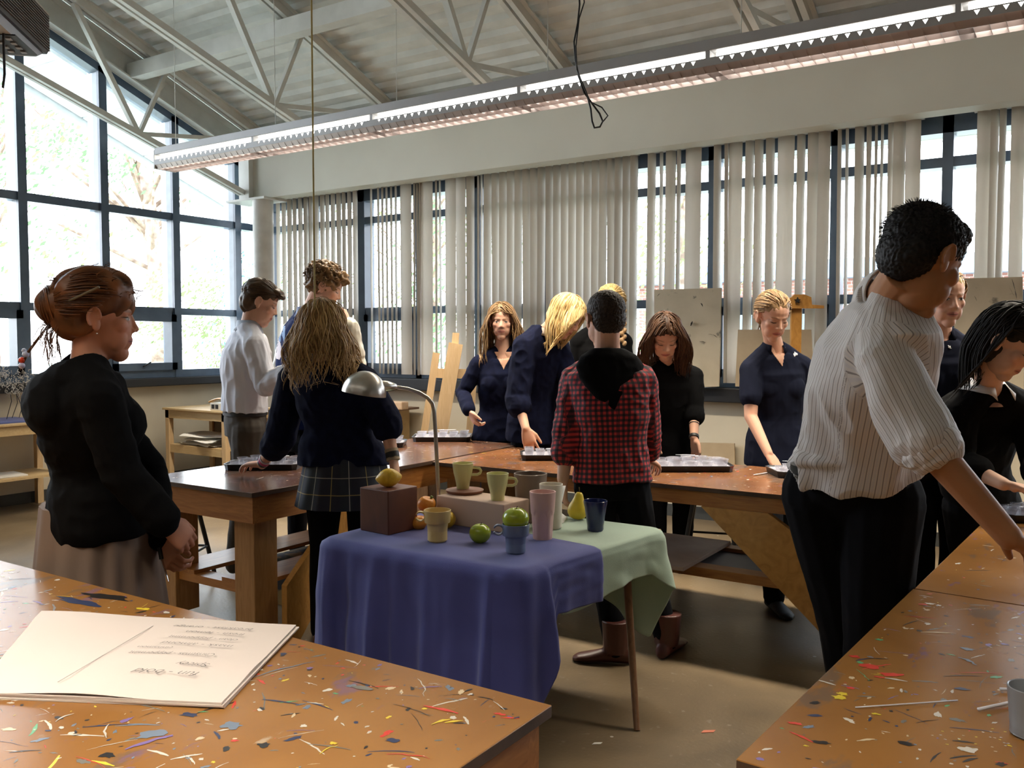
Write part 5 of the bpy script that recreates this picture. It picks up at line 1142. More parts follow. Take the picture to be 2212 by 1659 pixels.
def strand_mesh(paths, name, m, par, r=.0034, seed=1, flat=.6):
    rnd = random.Random(seed); mb = MB(); hv = []
    for p in paths:
        k = len(p); s0 = len(mb.v); rr = r*rnd.uniform(.7, 1.3); mb.tube(p, [rr*(.55+.6*min(1, i/3))*(1-.75*(i/(k-1))**3) for i in range(k)], 5, flat=flat, cap=True); q = rnd.random(); hv += [(q, 0, 0)]*(len(mb.v)-s0)
    o = mb.build(name, m, None, smooth=True, fix=False); seta(o.data, 'hv', hv)
    if par: o.parent = par; o.matrix_parent_inverse = par.matrix_world.inverted()
    return o
def fall(H, n, length, seed=1, partx=0.0, wave=.004, wf=40, colliders=(), step=.014, jitter=.35, ymax=.062, facew=.064, back=False, comb=None, sel=None, vol=.0):
    rnd = random.Random(seed); out = []; C = V((0, -.014, .036)); R_ = V((.084+vol, .101+vol, .093+vol)); g = (H.Mi.to_3x3() @ V((0, 0, -1))).normalized(); tries = 0
    while len(out) < n and tries < n*30:
        tries += 1
        a = V((rnd.gauss(0, 1), rnd.gauss(0, 1), rnd.gauss(0, 1))).normalized()
        if a.z < -.15 or (a.y > .62 and a.z < .60) or (a.y > .35 and a.z < .25): continue
        if sel and not sel(a): continue
        p = C+V((a.x*R_.x, a.y*R_.y, a.z*R_.z)); sdx = 1 if p.x > partx else -1; L_ = length*rnd.uniform(1-jitter, 1.05); path = []; l = 0; ph = rnd.uniform(0, 6); lay = 1+rnd.uniform(0, .10); cb = V(comb) if comb else (V((sdx*1.0, -.35, 0)) if a.y > .15 else V((a.x*.7, -.35, -.7))); vel = (cb+g*.35).normalized()
        while l < L_:
            W_ = H.M @ p
            w_ = wave*min(1, l/.15)*math.sin(l*wf+ph); w2 = wave*.7*min(1, l/.15)*math.cos(l*wf*.8+ph*2); q = W_+H.x*w_+H.f*w2
            path.append(q); vel = (vel*.55+g*.42+(cb*.18 if l < .12 else V())).normalized(); p = p+vel*(step/H.s); l += step
            e = V(((p.x-C.x)/(R_.x*lay), (p.y-C.y)/(R_.y*lay), (p.z-C.z)/(R_.z*lay)))
            if e.length < 1: e.normalize(); p = C+V((e.x*R_.x*lay, e.y*R_.y*lay, e.z*R_.z*lay))
            if p.y > .015 and p.z < .062 and abs(p.x) < facew: p.x = math.copysign(facew+.012*rnd.random(), p.x if abs(p.x) > .02 else sdx)
            if p.y > ymax and p.z < .07: p.y = ymax
            W_ = H.M @ p
            for (a0, b0, r0) in colliders:
                d = b0-a0; t = max(0, min(1, (W_-a0).dot(d)/d.length_squared)); e2 = W_-(a0+d*t)
                if e2.length < r0: W_ = a0+d*t+e2.normalized()*(r0+.001); p = H.Mi @ W_
        if len(path) > 3: out.append(path)
    return out
def combed(H, n, tgt, seed=1, lift=.004, sel=None, vol=0):
    rnd = random.Random(seed); out = []; C = V((0, -.014, .036)); R_ = V((.083+vol, .100+vol, .092+vol)); T_ = V(tgt); te = V(((T_.x-C.x)/R_.x, (T_.y-C.y)/R_.y, (T_.z-C.z)/R_.z)).normalized(); k = 0
    while len(out) < n and k < n*20:
        k += 1; a = V((rnd.gauss(0, 1), rnd.gauss(0, 1), rnd.gauss(0, 1))).normalized()
        if a.z < -.45 or (a.y > .60 and a.z < .62) or (a.y > .25 and a.z < .10) or (a.y > -.2 and a.z < -.2): continue
        if sel and not sel(a): continue
        path = []; w1 = V((rnd.uniform(-.03, .03),)*3); la = 1+rnd.uniform(0, .045)
        for i in range(11):
            u = i/10; e = (a*(1-u)+te*u+w1*math.sin(PI*u)).normalized(); path.append(H.M @ (C+V((e.x*R_.x, e.y*R_.y, e.z*R_.z))*(la+.03*math.sin(PI*u))))
        out.append(path)
    return out
def shoes(par, fig, feet, m, nm='shoe', dirs=None, boot=0):
    for i, (fx, fy) in enumerate(feet):
        f = dirs[i] if dirs else V((fig.face.x, fig.face.y, 0)).normalized(); sdv = V((f.y, -f.x, 0)); mb = MB(); rings = []
        for u, hw, h in ((-.075, .018, .03), (-.06, .034, .065), (0, .036, .080), (.06, .040, .062), (.12, .046, .045), (.17, .042, .034), (.195, .020, .02)):
            c = V((fx, fy, 0))+f*u; rings.append([c+sdv*(hw*math.cos(a))+Zv*(.002+max(0, h*(.5+.5*math.sin(a)))) for a in [2*PI*j/16 for j in range(16)]])
        mb.loft(rings)
        if boot: mb.tube([V((fx, fy, .05)), V((fx, fy, boot))], [.056, .068], 14)
        remesh(mb, nm, m, .006, par, 3)
SK = dict(
    fair=skinmat('skin_fair', (.60, .34, .235), (.45, .16, .13), (.22, .13, .07)),
    fairopen=skinmat('skin_fair_open', (.62, .36, .26), (.45, .17, .14), (.22, .13, .07), True),
    ruddy=skinmat('skin_ruddy', (.48, .21, .125), (.36, .11, .09), (.14, .08, .05), True, .2),
    tan=skinmat('skin_tan', (.40, .185, .085), (.30, .11, .08), (.012, .01, .009), True, .15),
    olive=skinmat('skin_olive', (.46, .24, .14), (.36, .13, .10), (.03, .018, .012)),
    light=skinmat('skin_light', (.60, .37, .27), (.42, .16, .14), (.02, .015, .012)))
HR = dict(auburn=hairmat('hair_auburn', (.016, .007, .004), (.21, .075, .024)), brown=hairmat('hair_brown', (.030, .018, .010), (.10, .058, .03)), curly=hairmat('hair_curly', (.05, .026, .010), (.22, .12, .045)), honey=hairmat('hair_honey', (.20, .10, .035), (.62, .42, .18)), blonde=hairmat('hair_blonde', (.42, .26, .085), (.72, .54, .26)), dkblonde=hairmat('hair_dark_blonde', (.13, .075, .035), (.38, .24, .12)), black=hairmat('hair_black', (.0035, .003, .003), (.010, .008, .008), .6), brunette=hairmat('hair_brunette', (.022, .010, .006), (.10, .048, .024)), crop=hairmat('hair_crop', (.012, .008, .006), (.035, .022, .015), .6))
M_navy = mat('navy_knit', (.0055, .0075, .024), .95, col2=(.004, .005, .016), scale=30, bump=.15, bscale=400, spec=.1); M_blk = mat('black_knit', (.0035, .0035, .004), .95, bump=.15, bscale=400, spec=.1); M_polo = mat('navy_polo', (.006, .008, .020), .9, bump=.1, bscale=500, spec=.12); M_trs = mat('black_trousers', (.0035, .0035, .005), .9, spec=.12); M_jean = mat('blue_jeans', (.03, .06, .16), .8)
M_wht = mat('white_collar', (.72, .72, .74), .7)
def decal(par, garment, polys, m, name, off=.0025):
    bvh = BVHTree.FromPolygons([v.co for v in garment.data.vertices], [tuple(p.vertices) for p in garment.data.polygons]); mb = MB()
    for poly in polys:
        xs = [p[0] for p in poly]; ys = [p[1] for p in poly]; x0, x1, y0, y1 = min(xs), max(xs), min(ys), max(ys); nx = max(2, int((x1-x0)/1.2)); ny = max(2, int((y1-y0)/1.2)); G = {}
        def inside(x, y):
            c = False; n_ = len(poly)
            for i in range(n_):
                (xa, ya), (xb, yb) = poly[i], poly[i-1]
                if (ya > y) != (yb > y) and x < (xb-xa)*(y-ya)/(yb-ya)+xa: c = not c
            return c
        for i in range(nx+1):
            for j in range(ny+1):
                d = ray(x0+(x1-x0)*i/nx, y0+(y1-y0)*j/ny).normalized(); h = bvh.ray_cast(C0, d)
                if h[0] is not None: G[i, j] = h[0]-d*off
        for i in range(nx):
            for j in range(ny):
                k = [(i, j), (i+1, j), (i+1, j+1), (i, j+1)]
                if inside(x0+(x1-x0)*(i+.5)/nx, y0+(y1-y0)*(j+.5)/ny) and all(q in G for q in k): mb.add([G[q] for q in k], [(0, 1, 2, 3)])
    if mb.v:
        o = mb.build(name, m, par, smooth=True); md = o.modifiers.new('thick', 'SOLIDIFY'); md.thickness = .0015; md.offset = 0; return o
def collar(fig, par, m, r=.062, h=.035, open_=.55, name='collar', tilt=.012, spread=.03):
    """folded shirt collar round the neck, open at the front"""
    mb = MB(); N0 = fig.N+(fig.H.P(0, -.02, -.05)-fig.N)*.18; ax = fig.ax; f = fig.face; vs = []; K = 22
    for k in range(2):
        for row, (rr, zz) in enumerate(((r-.006, h), (r+.006, h+.004), (r+spread*.5, h*.35), (r+spread, -.012))):
            for i in range(K+1):
                a = PI/2+open_+(2*PI-2*open_)*i/K; c = math.cos(a); s_ = math.sin(a); fz = -.022*max(0, s_) ; drop = (-.022 if row == 3 and i in (0, K) else 0); vs.append(N0+ax*(c*(rr+k*.002))+f*(s_*(rr+k*.002)*.95)+Zv*(zz+fz+drop))
    fs = []; W = K+1
    for row in range(3):
        for i in range(K): p = row*W+i; fs += [(p, p+1, p+W+1, p+W), (p+4*W, p+5*W, p+5*W+1, p+4*W+1)]
    for i in range(K): fs += [(i, i+4*W, i+1+4*W, i+1), (3*W+i, 3*W+i+1, 7*W+i+1, 7*W+i)]
    for i in (0, K):
        for row in range(3): p = row*W+i; fs.append((p, p+W, p+5*W, p+4*W))
    return mb.add(vs, fs).build(name, m, par, smooth=True)
VN, VF = .0036, .005
def body(fig, label, sk, hands=(), vox=VF, arms=(), legs=(), group='people at the tables', extra=None, nose=1.0):
    mb = MB(); fig.torso(mb, -.020, .05)
    for sd, el, wr in arms: fig.arm(mb, sd, el, wr)
    for sd, ft in legs: fig.leg(mb, sd, ft, -.014)
    add_head(mb, fig.H, nose, fig.N, .050 if not fig.male else .058, fig.male)
    for h in hands: hand(mb, **h)
    if extra: extra(mb)
    o = remesh(mb, 'person', SK[sk], vox, None, 3, hlattr(fig.H), .45); return tag(o, label, 'person', group)
# ---------------------------------------------------------------- the people
def floorpt(x, y, t): p = PD(x, y, t); return (p.x, p.y)
def trousers(fig, par, feet, m, name='trousers', off=.012, top=.16, belt=None):
    mb = MB(); fig.torso(mb, .010, -.16, top)
    for sd, ft in feet: fig.leg(mb, sd, ft, off)
    return remesh(mb, name, m, .007, par, 2, wrinkle(.006, 10, 5, 3))
def skirt(fig, par, m, z0, z1, r0, r1, name='skirt', pleat=.012, npl=18, segs=None, sx=1.15, cen=None):
    c = cen or fig.Pv; rings = []; ax = fig.ax; ay = V((fig.face.x, fig.face.y, 0)).normalized(); K = 120; vs = []; 
    for i in range(13):
        u = i/12; r = r0+(r1-r0)*u; z = z0+(z1-z0)*u; R_ = []
        for j in range(K): a = 2*PI*j/K; q = pleat*(.2+u)*(.5*math.sin(a*npl+1.5*math.sin(a*3)+u)+.4*math.sin(a*npl*.43+1)); R_.append(V((c.x, c.y, z))+ax*((r*sx+q)*math.cos(a))+ay*((r+q)*math.sin(a)))
        rings.append(R_)
    inn = [[p.lerp(V((c.x, c.y, p.z)), .05) for p in R_] for R_ in rings[::-1]]
    o = MB().loft(rings+inn[:-1]).build(name, m, par, smooth=50)
    seta(o.data, 'guv', [(math.atan2((v.co-c).dot(ay), (v.co-c).dot(ax))*r1, v.co.z, 0) for v in o.data.vertices]); return o
def band(p, d, r, w_, m, name, par): d = V(d).normalized(); return MB().tube([V(p)-d*w_/2, V(p)+d*w_/2], r, 20).build(name, m, par, smooth=40)
# ---- woman in the black cardigan, left foreground
N = PD(192, 800, 2.66); Pp = PD(212, 1130, 2.86)
F = Fig('f', N, Pp, dv(.80, .52), PD(214, 690, 2.68), dv(.90, .34, -.10), hs=1.08, k=1.10, bow=.02)
e1 = PD(262, 1020, 2.60); w1 = PD(358, 1128, 2.66); e2 = PD(322, 1010, 2.98); w2 = PD(352, 1168, 2.84)
h1 = dict(W=w1, d=dv(.55, .45, -.75), pal=dv(-.7, .5, -.25), side=dv(.45, .1, .6), curl=.75, spread=.02, thumb=.5, sc=1.0, tcurl=.6)
h2 = dict(W=w2, d=dv(.45, -.45, -.55), pal=dv(.55, .3, -.3), side=dv(.5, .1, .8), curl=.95, spread=.02, thumb=.45)
feet = [(1, floorpt(225, 1150, 2.82)), (-1, floorpt(215, 1150, 3.05))]
o = body(F, 'woman with pinned-up auburn hair, black cardigan and brown skirt, hands clasped', 'ruddy', [h1, h2], VN, [(1, e1, w1), (-1, e2, w2)], feet, nose=1.2); P1 = o
mb = MB(); F.torso(mb, .018, -.06, .975, bust=.075, belly=.025, flare=.05); F.arm(mb, 1, e1, w1, .020, .97); F.arm(mb, -1, e2, w2, .018, .97)
mb.ell(F.sp(.80)-F.face*.10, (.15, .075, .10), M=Matrix.Rotation(math.atan2(F.ax.y, F.ax.x), 4, 'Z')); mb.ell(F.sp(.95)-F.face*.045, (.115, .075, .055), M=Matrix.Rotation(math.atan2(F.ax.y, F.ax.x), 4, 'Z'))
card = remesh(mb, 'cardigan', M_blk, .006, o, 2, wrinkle(.010, 7, 9, 1))
M_sk = mat('brown_skirt', (.17, .115, .085), .85, col2=(.15, .10, .075), scale=3, stretch=(6, 6, 1), bump=.1, bscale=200)
skirt(F, o, M_sk, Pp.z+.07, Pp.z-.40, .168, .215, pleat=.020, npl=15, sx=1.12)
mb = MB(); cl = [((0, -.022, .056), (.092, .108, .092)), ((0, -.055, .010), (.086, .070, .078)), ((0, -.115, .028), (.062, .050, .052)), ((0, .032, .098), (.066, .052, .038))]
cap(F.H, 'hair', HR['auburn'], o, cl, .007, 34, .004, 2, .5)
st = combed(F.H, 520, (0, -.115, .02), 3, vol=.011); bun = []
rnd = random.Random(5)
for i in range(160):                                     # loops of the bun
    a0 = rnd.uniform(0, 6.28); c = V((0, -.122, .026)); R_ = rnd.uniform(.045, .060); th = rnd.uniform(.3, 1.4); bun.append([F.H.M @ (c+V((R_*1.05*math.cos(a0+k*.35)*math.sin(th+k*.12), R_*.85*math.cos(th+k*.12), R_*math.sin(a0+k*.35)*math.sin(th+k*.12)))) for k in range(8)])
for i in range(120):
    a = rnd.uniform(-.9, .9); b2 = rnd.uniform(.1, 1.5); p = F.H.M @ V((.095*math.sin(a), -.02+.115*math.cos(a)*math.cos(b2)*rnd.choice((1, -1)), .05+.105*math.sin(b2)*math.cos(a)*.9)); d = V((rnd.uniform(-1, 1), rnd.uniform(-1, 1), rnd.uniform(-.3, 1))).normalized()*.02; bun.append([p, p+d*.6, p+d+F.face*.01, p+d*1.3+F.face*rnd.uniform(-.02, .02)])
for i in range(46):                                      # wisps hanging at the nape
    p = F.H.P(rnd.uniform(-.04, .05), -.115+rnd.uniform(-.02, .03), -.02); q = p-F.face*rnd.uniform(.0, .045)-Zv*rnd.uniform(.05, .13); bun.append([p, p.lerp(q, .4)-F.face*.01, q, q+F.face*rnd.uniform(-.01, .03)-Zv*.02])
strand_mesh(st+bun, 'hair_strands', HR['auburn'], o, .0022, 4)
a, b_ = PD(116, 665, 2.585), PD(214, 620, 2.535); MB().tube([a, a.lerp(b_, .55), b_], [.0032, .0036, .0040], 8).build('hair_pencil', mat('pencil_olive', (.16, .13, .08), .4), o)
for i, (x, y, r_, c) in enumerate(((56, 765, .0105, (.5, .55, .75)), (47, 778, .010, (.6, .05, .02)), (47, 790, .010, (.5, .5, .7)), (52, 757, .007, (.6, .08, .03)))):
    t = MB(); ball(t, PD(x, y, 2.74), r_); t.build('hair_bead', mat('bead_%d' % (i % 3), c, .1), o, smooth=True)
strand_mesh([[F.H.P(.0, -.12, -.02), PD(80, 735, 2.73), PD(58, 765, 2.74), PD(44, 800, 2.74)] for _ in range(4)], 'beaded_lock', HR['auburn'], o, .006)
t = MB(); ball(t, F.H.P(.080, .004, -.040), .003); t.build('earring', mat('silver', (.8, .8, .8), .2, metal=1), o, smooth=True)
sc = empty('craft_knife', PD(352, 1205, 2.80), 'small pointed blade with black grip held in the woman\'s clasped hands', 'knife')
a, b_, c_ = PD(341, 1165, 2.82), PD(349, 1208, 2.80), PD(364, 1256, 2.79); MB().tube([a, b_], .007, 8).build('grip', M_bmet, sc); MB().tube([b_, b_.lerp(c_, .5), c_], [.005, .0055, .0008], 8, flat=.3).build('blade', mat('steel_blade', (.6, .6, .62), .25, metal=1), sc)
# ---- boy in the white shirt
M_shirtw = mat('white_shirt', (.66, .67, .74), .7, col2=(.62, .63, .70), scale=4)
N = PD(537, 718, 5.38); Pp = PD(530, 912, 5.42)
F = Fig('m', N, Pp, dv(.80, .42), PD(562, 655, 5.36), dv(.80, .18, -.38), hs=1.13, k=1.05, bow=.01)
e1 = PD(574, 832, 5.22); w1 = PD(640, 800, 5.10); e2 = PD(596, 830, 5.6); w2 = PD(650, 850, 5.4)
feet = [(1, floorpt(505, 1100, 5.42)), (-1, floorpt(560, 1100, 5.5))]
o = body(F, 'boy with brown hair in a white long-sleeved shirt and grey-brown trousers', 'fair', [dict(W=w1, d=dv(.9, .2, -.2), pal=dv(0, 0, -1), side=dv(0, 1, .3), curl=.5)], VF, [(1, e1, w1), (-1, e2, w2)], feet)
mb = MB(); F.torso(mb, .026, .12, .99, flare=.02); F.arm(mb, 1, e1, w1, .020, .99, puff=.006); F.arm(mb, -1, e2, w2, .016, .98); remesh(mb, 'shirt', M_shirtw, .0055, o, 2, wrinkle(.016, 9, 4, 5, .55))
collar(F, o, mat('shirt_collar_blue', (.50, .56, .66), .6), r=.066, h=.045, open_=.5)
trousers(F, o, feet, mat('grey_brown_trousers', (.060, .048, .036), .8)); 
mb = MB(); mb.loft([ringp(F.sp(u), F.ax, F.face, .158*1.05+.014, .108*1.05+.015) for u in (.085, .135)]); mb.build('belt', M_black, o, smooth=40)
cap(F.H, 'hair', HR['brown'], o, CAPS+[((.0, .052, .088), (.060, .046, .026)), ((.02, .088, .078), (.036, .022, .014))], .004, 60, .004, 6, .5)
strand_mesh(combed(F.H, 150, (.05, .09, .08), 8, vol=-.001), 'hair_strands', HR['brown'], o, .0028, 4)
# ---- curly-haired boy in the team jacket
M_jack = mat('navy_jacket_wool', (.006, .015, .075), .9, spec=.12, bump=.1, bscale=300); M_cream = mat('cream_sleeve', (.56, .52, .42), .45)
N = PD(664, 690, 5.8); Pp = PD(652, 935, 5.8)
F = Fig('m', N, Pp, dv(.72, .62), PD(702, 622, 5.74), dv(.86, .06, -.42), hs=1.16, k=1.08, bow=.02)
e1 = PD(764, 790, 5.62); w1 = PD(752, 700, 5.55); e2 = PD(600, 830, 5.95); w2 = PD(650, 900, 5.7)
feet = [(1, floorpt(690, 1100, 5.8)), (-1, floorpt(640, 1100, 5.95))]
o = body(F, 'curly-haired boy in navy jacket with cream sleeves, hand near his chin', 'fair', [dict(W=w1, d=dv(-.35, .1, .9), pal=dv(-.8, .2, -.3), side=dv(-.5, -.6, .3), curl=.9, sc=1.1)], VF, [(1, e1, w1), (-1, e2, w2)], feet)
mb = MB(); F.torso(mb, .030, .04, .985, flare=.02); jk = remesh(mb, 'jacket', M_jack, .006, o, 2, wrinkle(.008, 8, 5, 7))
mb = MB(); F.arm(mb, 1, e1, w1, .028, .96, puff=.012); remesh(mb, 'cream_sleeve', M_cream, .006, o, 2, wrinkle(.012, 9, 9, 2))
mb = MB(); F.arm(mb, -1, e2, w2, .026, .96); remesh(mb, 'cream_sleeve', M_cream, .007, o, 2, wrinkle(.010, 9, 9, 3))
band(e1.lerp(w1, .97), w1-e1, .040, .022, M_navy, 'cuff', o); collar(F, o, mat('jacket_rib', (.05, .08, .2), .6), r=.072, h=.05, open_=.4)
M_let = mat('pale_blue_felt', (.20, .32, .55), .8)
decal(o, jk, [[(590, 706), (594, 706), (594, 733), (589, 733)], [(594, 706), (601, 708), (601, 713), (594, 711)], [(599, 712), (603, 713), (600, 721), (596, 719)], [(596, 719), (600, 720), (604, 734), (600, 734)], [(604, 705), (608, 705), (607, 738), (603, 738)], [(607, 706), (615, 731), (614, 738), (606, 712)], [(611, 704), (616, 704), (616, 741), (612, 735)]], M_let, 'back_letters')
decal(o, jk, [[(601, 728), (607, 745), (609, 768), (604, 777), (597, 775), (594, 752), (597, 738)]], mat('white_patch', (.75, .66, .70), .7), 'white_patch')
trousers(F, o, feet, M_trs)
cap(F.H, 'hair', HR['curly'], o, [((0, -.024, .058), (.096, .108, .088)), ((0, -.055, .010), (.088, .066, .070)), ((0, .056, .090), (.066, .048, .034))], .012, 46, .0045, 9)
rnd = random.Random(8); curls = []
for i in range(360):
    a = V((rnd.gauss(0, 1), rnd.gauss(0, 1), rnd.gauss(0, 1))).normalized()
    if a.z < -.35 or (a.y > .6 and a.z < .55) or (a.y > .2 and a.z < .12): continue
    c = V((0, -.018, .045))+V((a.x*.097, a.y*.112, a.z*.096)); x_ = a.orthogonal().normalized(); y_ = a.cross(x_); R_ = rnd.uniform(.007, .013); ph = rnd.uniform(0, 6); curls.append([F.H.M @ (c+x_*(R_*math.cos(ph+k*.9))+y_*(R_*math.sin(ph+k*.9))+a*(.004*k-.006)) for k in range(7)])
strand_mesh(curls, 'curls', HR['curly'], o, .0032, 6)
# ---- girl with the plaid skirt, seen from behind
N = PD(712, 782, 4.12); Pp = PD(745, 1008, 4.12)
F = Fig('f', N, Pp, dv(-.10, 1), PD(694, 716, 4.02), dv(-.28, .78, -.50), hs=1.04, k=1.06, bow=.03, sh={-1: PD(632, 822, 4.16), 1: PD(786, 826, 4.06)})
e1 = PD(832, 905, 4.0); w1 = PD(848, 985, 3.96); e2 = PD(606, 945, 4.22); w2 = PD(566, 1003, 4.42)
feet = [(1, floorpt(775, 1100, 4.02)), (-1, floorpt(690, 1100, 4.18))]
o = body(F, 'girl in navy jumper and plaid skirt, seen from behind leaning on the table', 'fair', [dict(W=w2, d=dv(-.8, .5, -.05), pal=dv(0, 0, -1), side=dv(.6, .8, 0), curl=.42, spread=.16, thumb=.8), dict(W=w1, d=dv(.15, .1, -1), pal=dv(-1, .2, 0), side=dv(.1, 1, -.2), curl=.35)], .0042, [(1, e1, w1), (-1, e2, w2)], feet)
mb = MB(); F.torso(mb, .024, .02, .985, flare=.04); F.arm(mb, 1, e1, w1, .026, .60, cuff=.010, puff=.010); F.arm(mb, -1, e2, w2, .026, .66, cuff=.012, puff=.012); mb.ell(F.sp(1.0)-F.face*.03, (.085, .06, .035))
remesh(mb, 'jumper', M_navy, .0055, o, 2, wrinkle(.012, 8, 7, 9))
M_plaid = mat('dark_plaid', (.010, .012, .022), .8); n = M_plaid.node_tree; b = n.nodes['Principled BSDF']; a = n.nodes.new('ShaderNodeAttribute'); a.attribute_name = 'guv'; s_ = n.nodes.new('ShaderNodeSeparateXYZ'); L(n, a.outputs['Vector'], s_.inputs[0])
def line(n, src, per, off, w_): q = mth(n, 'ABSOLUTE', mth(n, 'SUBTRACT', mth(n, 'FRACT', mth(n, 'ADD', mth(n, 'DIVIDE', src, per), off)), .5)); return sm(n, q, w_, w_*.5)
cur = b.inputs['Base Color'].links[0].from_socket
cur = mixc(n, mth(n, 'MULTIPLY', line(n, s_.outputs[0], .18, .1, .20), .25), cur, (.03, .05, .045))
cur = mixc(n, mth(n, 'MULTIPLY', line(n, s_.outputs[0], .18, .0, .014), .8), cur, (.42, .40, .34)); cur = mixc(n, mth(n, 'MULTIPLY', line(n, s_.outputs[0], .18, .5, .014), .8), cur, (.40, .30, .08))
cur = mixc(n, mth(n, 'MULTIPLY', line(n, s_.outputs[1], .18, .28, .014), .7), cur, (.40, .28, .08)); cur = mixc(n, mth(n, 'MULTIPLY', line(n, s_.outputs[1], .18, .86, .014), .7), cur, (.38, .34, .26)); L(n, cur, b.inputs['Base Color'])
skirt(F, o, M_plaid, Pp.z+.08, Pp.z-.175, .150, .196, pleat=.006, npl=12, sx=1.18)
mb = MB(); 
for sd, ft in feet: F.leg(mb, sd, ft, .004)
remesh(mb, 'tights', M_blk, .007, o, 2); shoes(o, F, [f for _, f in feet], mat('brown_shoe', (.10, .04, .02), .5))
M_br = [mat('bracelet_black', (.01, .01, .01), .5), mat('bracelet_pink', (.45, .04, .14), .5), mat('bracelet_tan', (.35, .26, .16), .7), mat('bracelet_white', (.5, .45, .5), .5)]
for i, (u, c) in enumerate(((.78, 3), (.86, 1), (.93, 0))): band(e2.lerp(w2, u), w2-e2, .032-.002*i, .012, M_br[c], 'bracelet', o)
for i, (u, c) in enumerate(((.86, 2), (.94, 0), (1.02, 0), (1.08, 2))): band(e1.lerp(w1, u), w1-e1, .031, .014, M_br[c], 'bracelet', o)
cap(F.H, 'hair', HR['honey'], o, CAPS+[((0, -.03, -.03), (.080, .085, .075))], .004, 50, .0045, 3)
col = [(F.sp(.0), F.sp(.78), .16), (F.shp[-1], F.shp[1], .085)]
strand_mesh(fall(F.H, 950, .36, 5, 0, .017, 27, col, vol=.006), 'hair_strands', HR['honey'], o, .0024, 7)
# ---- blonde girl facing us by the easel
N = PD(1086, 766, 6.2); Pp = PD(1078, 950, 6.25)
F = Fig('f', N, Pp, dv(-.05, -1), PD(1084, 696, 6.16), dv(-.03, -1, -.12), hs=1.05, k=1.02, sh={1: PD(1034, 786, 6.2), -1: PD(1136, 786, 6.2)})
e1 = PD(1000, 850, 6.22); w1 = PD(1014, 888, 6.02); e2 = PD(1150, 870, 6.3); w2 = PD(1140, 930, 6.2)
feet = [(1, floorpt(1050, 1000, 6.25)), (-1, floorpt(1100, 1000, 6.25))]
o = body(F, 'girl in navy V-neck top facing the viewer beside the easel', 'fairopen', [dict(W=w1, d=dv(.45, -.2, -.85), pal=dv(.8, .3, .2), side=dv(.6, -.5, .3), curl=.7)], VF, [(1, e1, w1), (-1, e2, w2)], feet)
mb = MB(); F.torso(mb, .016, .0, .955, bust=.055, flare=.02); F.arm(mb, 1, e1, w1, .016, .96); F.arm(mb, -1, e2, w2, .014, .9); g = remesh(mb, 'top', M_navy, .006, o, 2, wrinkle(.010, 8, 7, 12))
decal(o, g, [[(1068, 760), (1108, 760), (1088, 798)]], SK['fair'], 'neckline_skin'); trousers(F, o, feet, M_jean)
cap(F.H, 'hair', HR['dkblonde'], o, CAPS+[((0, -.04, -.04), (.078, .06, .075))], .003, 60, .0045, 3)
strand_mesh(fall(F.H, 380, .42, 6, .012, .007, 30, [(F.sp(.2), F.sp(.8), .135), (F.shp[-1], F.shp[1], .070)], facew=.068), 'hair_strands', HR['dkblonde'], o, .0042, 7)
# ---- leaning blonde girl
N = PD(1172, 722, 5.88); Pp = PD(1158, 945, 6.0)
F = Fig('f', N, Pp, dv(.62, -.62), PD(1222, 684, 5.74), dv(.72, -.22, -.66), hs=1.13, k=1.10, bow=.03)
e1 = PD(1118, 862, 5.75); w1 = PD(1136, 926, 5.62); e2 = PD(1240, 850, 5.8); w2 = PD(1250, 930, 5.7)
feet = [(1, floorpt(1140, 1000, 6.0)), (-1, floorpt(1190, 1000, 6.1))]
o = body(F, 'light-blonde girl bending forward, long hair hanging down, one hand on a tray', 'fair', [dict(W=w1, d=dv(.25, -.15, -.95), pal=dv(.2, .9, -.2), side=dv(.9, 0, -.1), curl=.40, spread=.12, sc=1.1)], VF, [(1, e1, w1), (-1, e2, w2)], feet)
mb = MB(); F.torso(mb, .032, -.02, .985, bust=.045, flare=.03); F.arm(mb, 1, e1, w1, .034, .62, cuff=.012, puff=.012); F.arm(mb, -1, e2, w2, .03, .7); remesh(mb, 'pullover', M_navy, .006, o, 2, wrinkle(.014, 7, 6, 15))
collar(F, o, mat('zip_collar_lining', (.35, .28, .24), .7), r=.064, h=.035, open_=.6); trousers(F, o, feet, M_trs)
cap(F.H, 'hair', HR['blonde'], o, CAPS+[((0, -.02, -.03), (.079, .085, .07))], .003, 55, .0045, 4)
strand_mesh(fall(F.H, 420, .36, 9, .0, .009, 26, [(F.sp(.1), F.sp(.85), .14)], facew=.060, ymax=.075), 'hair_strands', HR['blonde'], o, .0042, 7)
# ---- girl with a braid, behind the boy in red
N = PD(1300, 715, 6.3); Pp = PD(1292, 930, 6.3)
F = Fig('f', N, Pp, dv(.2, -1), PD(1320, 660, 6.22), dv(.42, -.75, -.45), hs=1.12, k=1.1)
e1 = PD(1240, 840, 6.3); w1 = PD(1250, 920, 6.2); e2 = PD(1356, 840, 6.3); w2 = PD(1350, 920, 6.2); feet = [(1, floorpt(1270, 1000, 6.3)), (-1, floorpt(1320, 1000, 6.3))]
o = body(F, 'girl with a blonde braid mostly hidden behind the boy in red plaid', 'fair', [], VF, [(1, e1, w1), (-1, e2, w2)], feet)
mb = MB(); F.torso(mb, .022, 0, .985, bust=.045); F.arm(mb, 1, e1, w1, .018, .9); F.arm(mb, -1, e2, w2, .018, .9); remesh(mb, 'top', M_blk, .007, o, 2, wrinkle(.010, 7, 6, 15)); trousers(F, o, feet, M_trs)
cap(F.H, 'hair', HR['blonde'], o, CAPS, .003, 55, .0045, 4); strand_mesh(combed(F.H, 260, (-.05, -.07, -.03), 4), 'hair_strands', HR['blonde'], o, .0038, 2)
mb = MB()
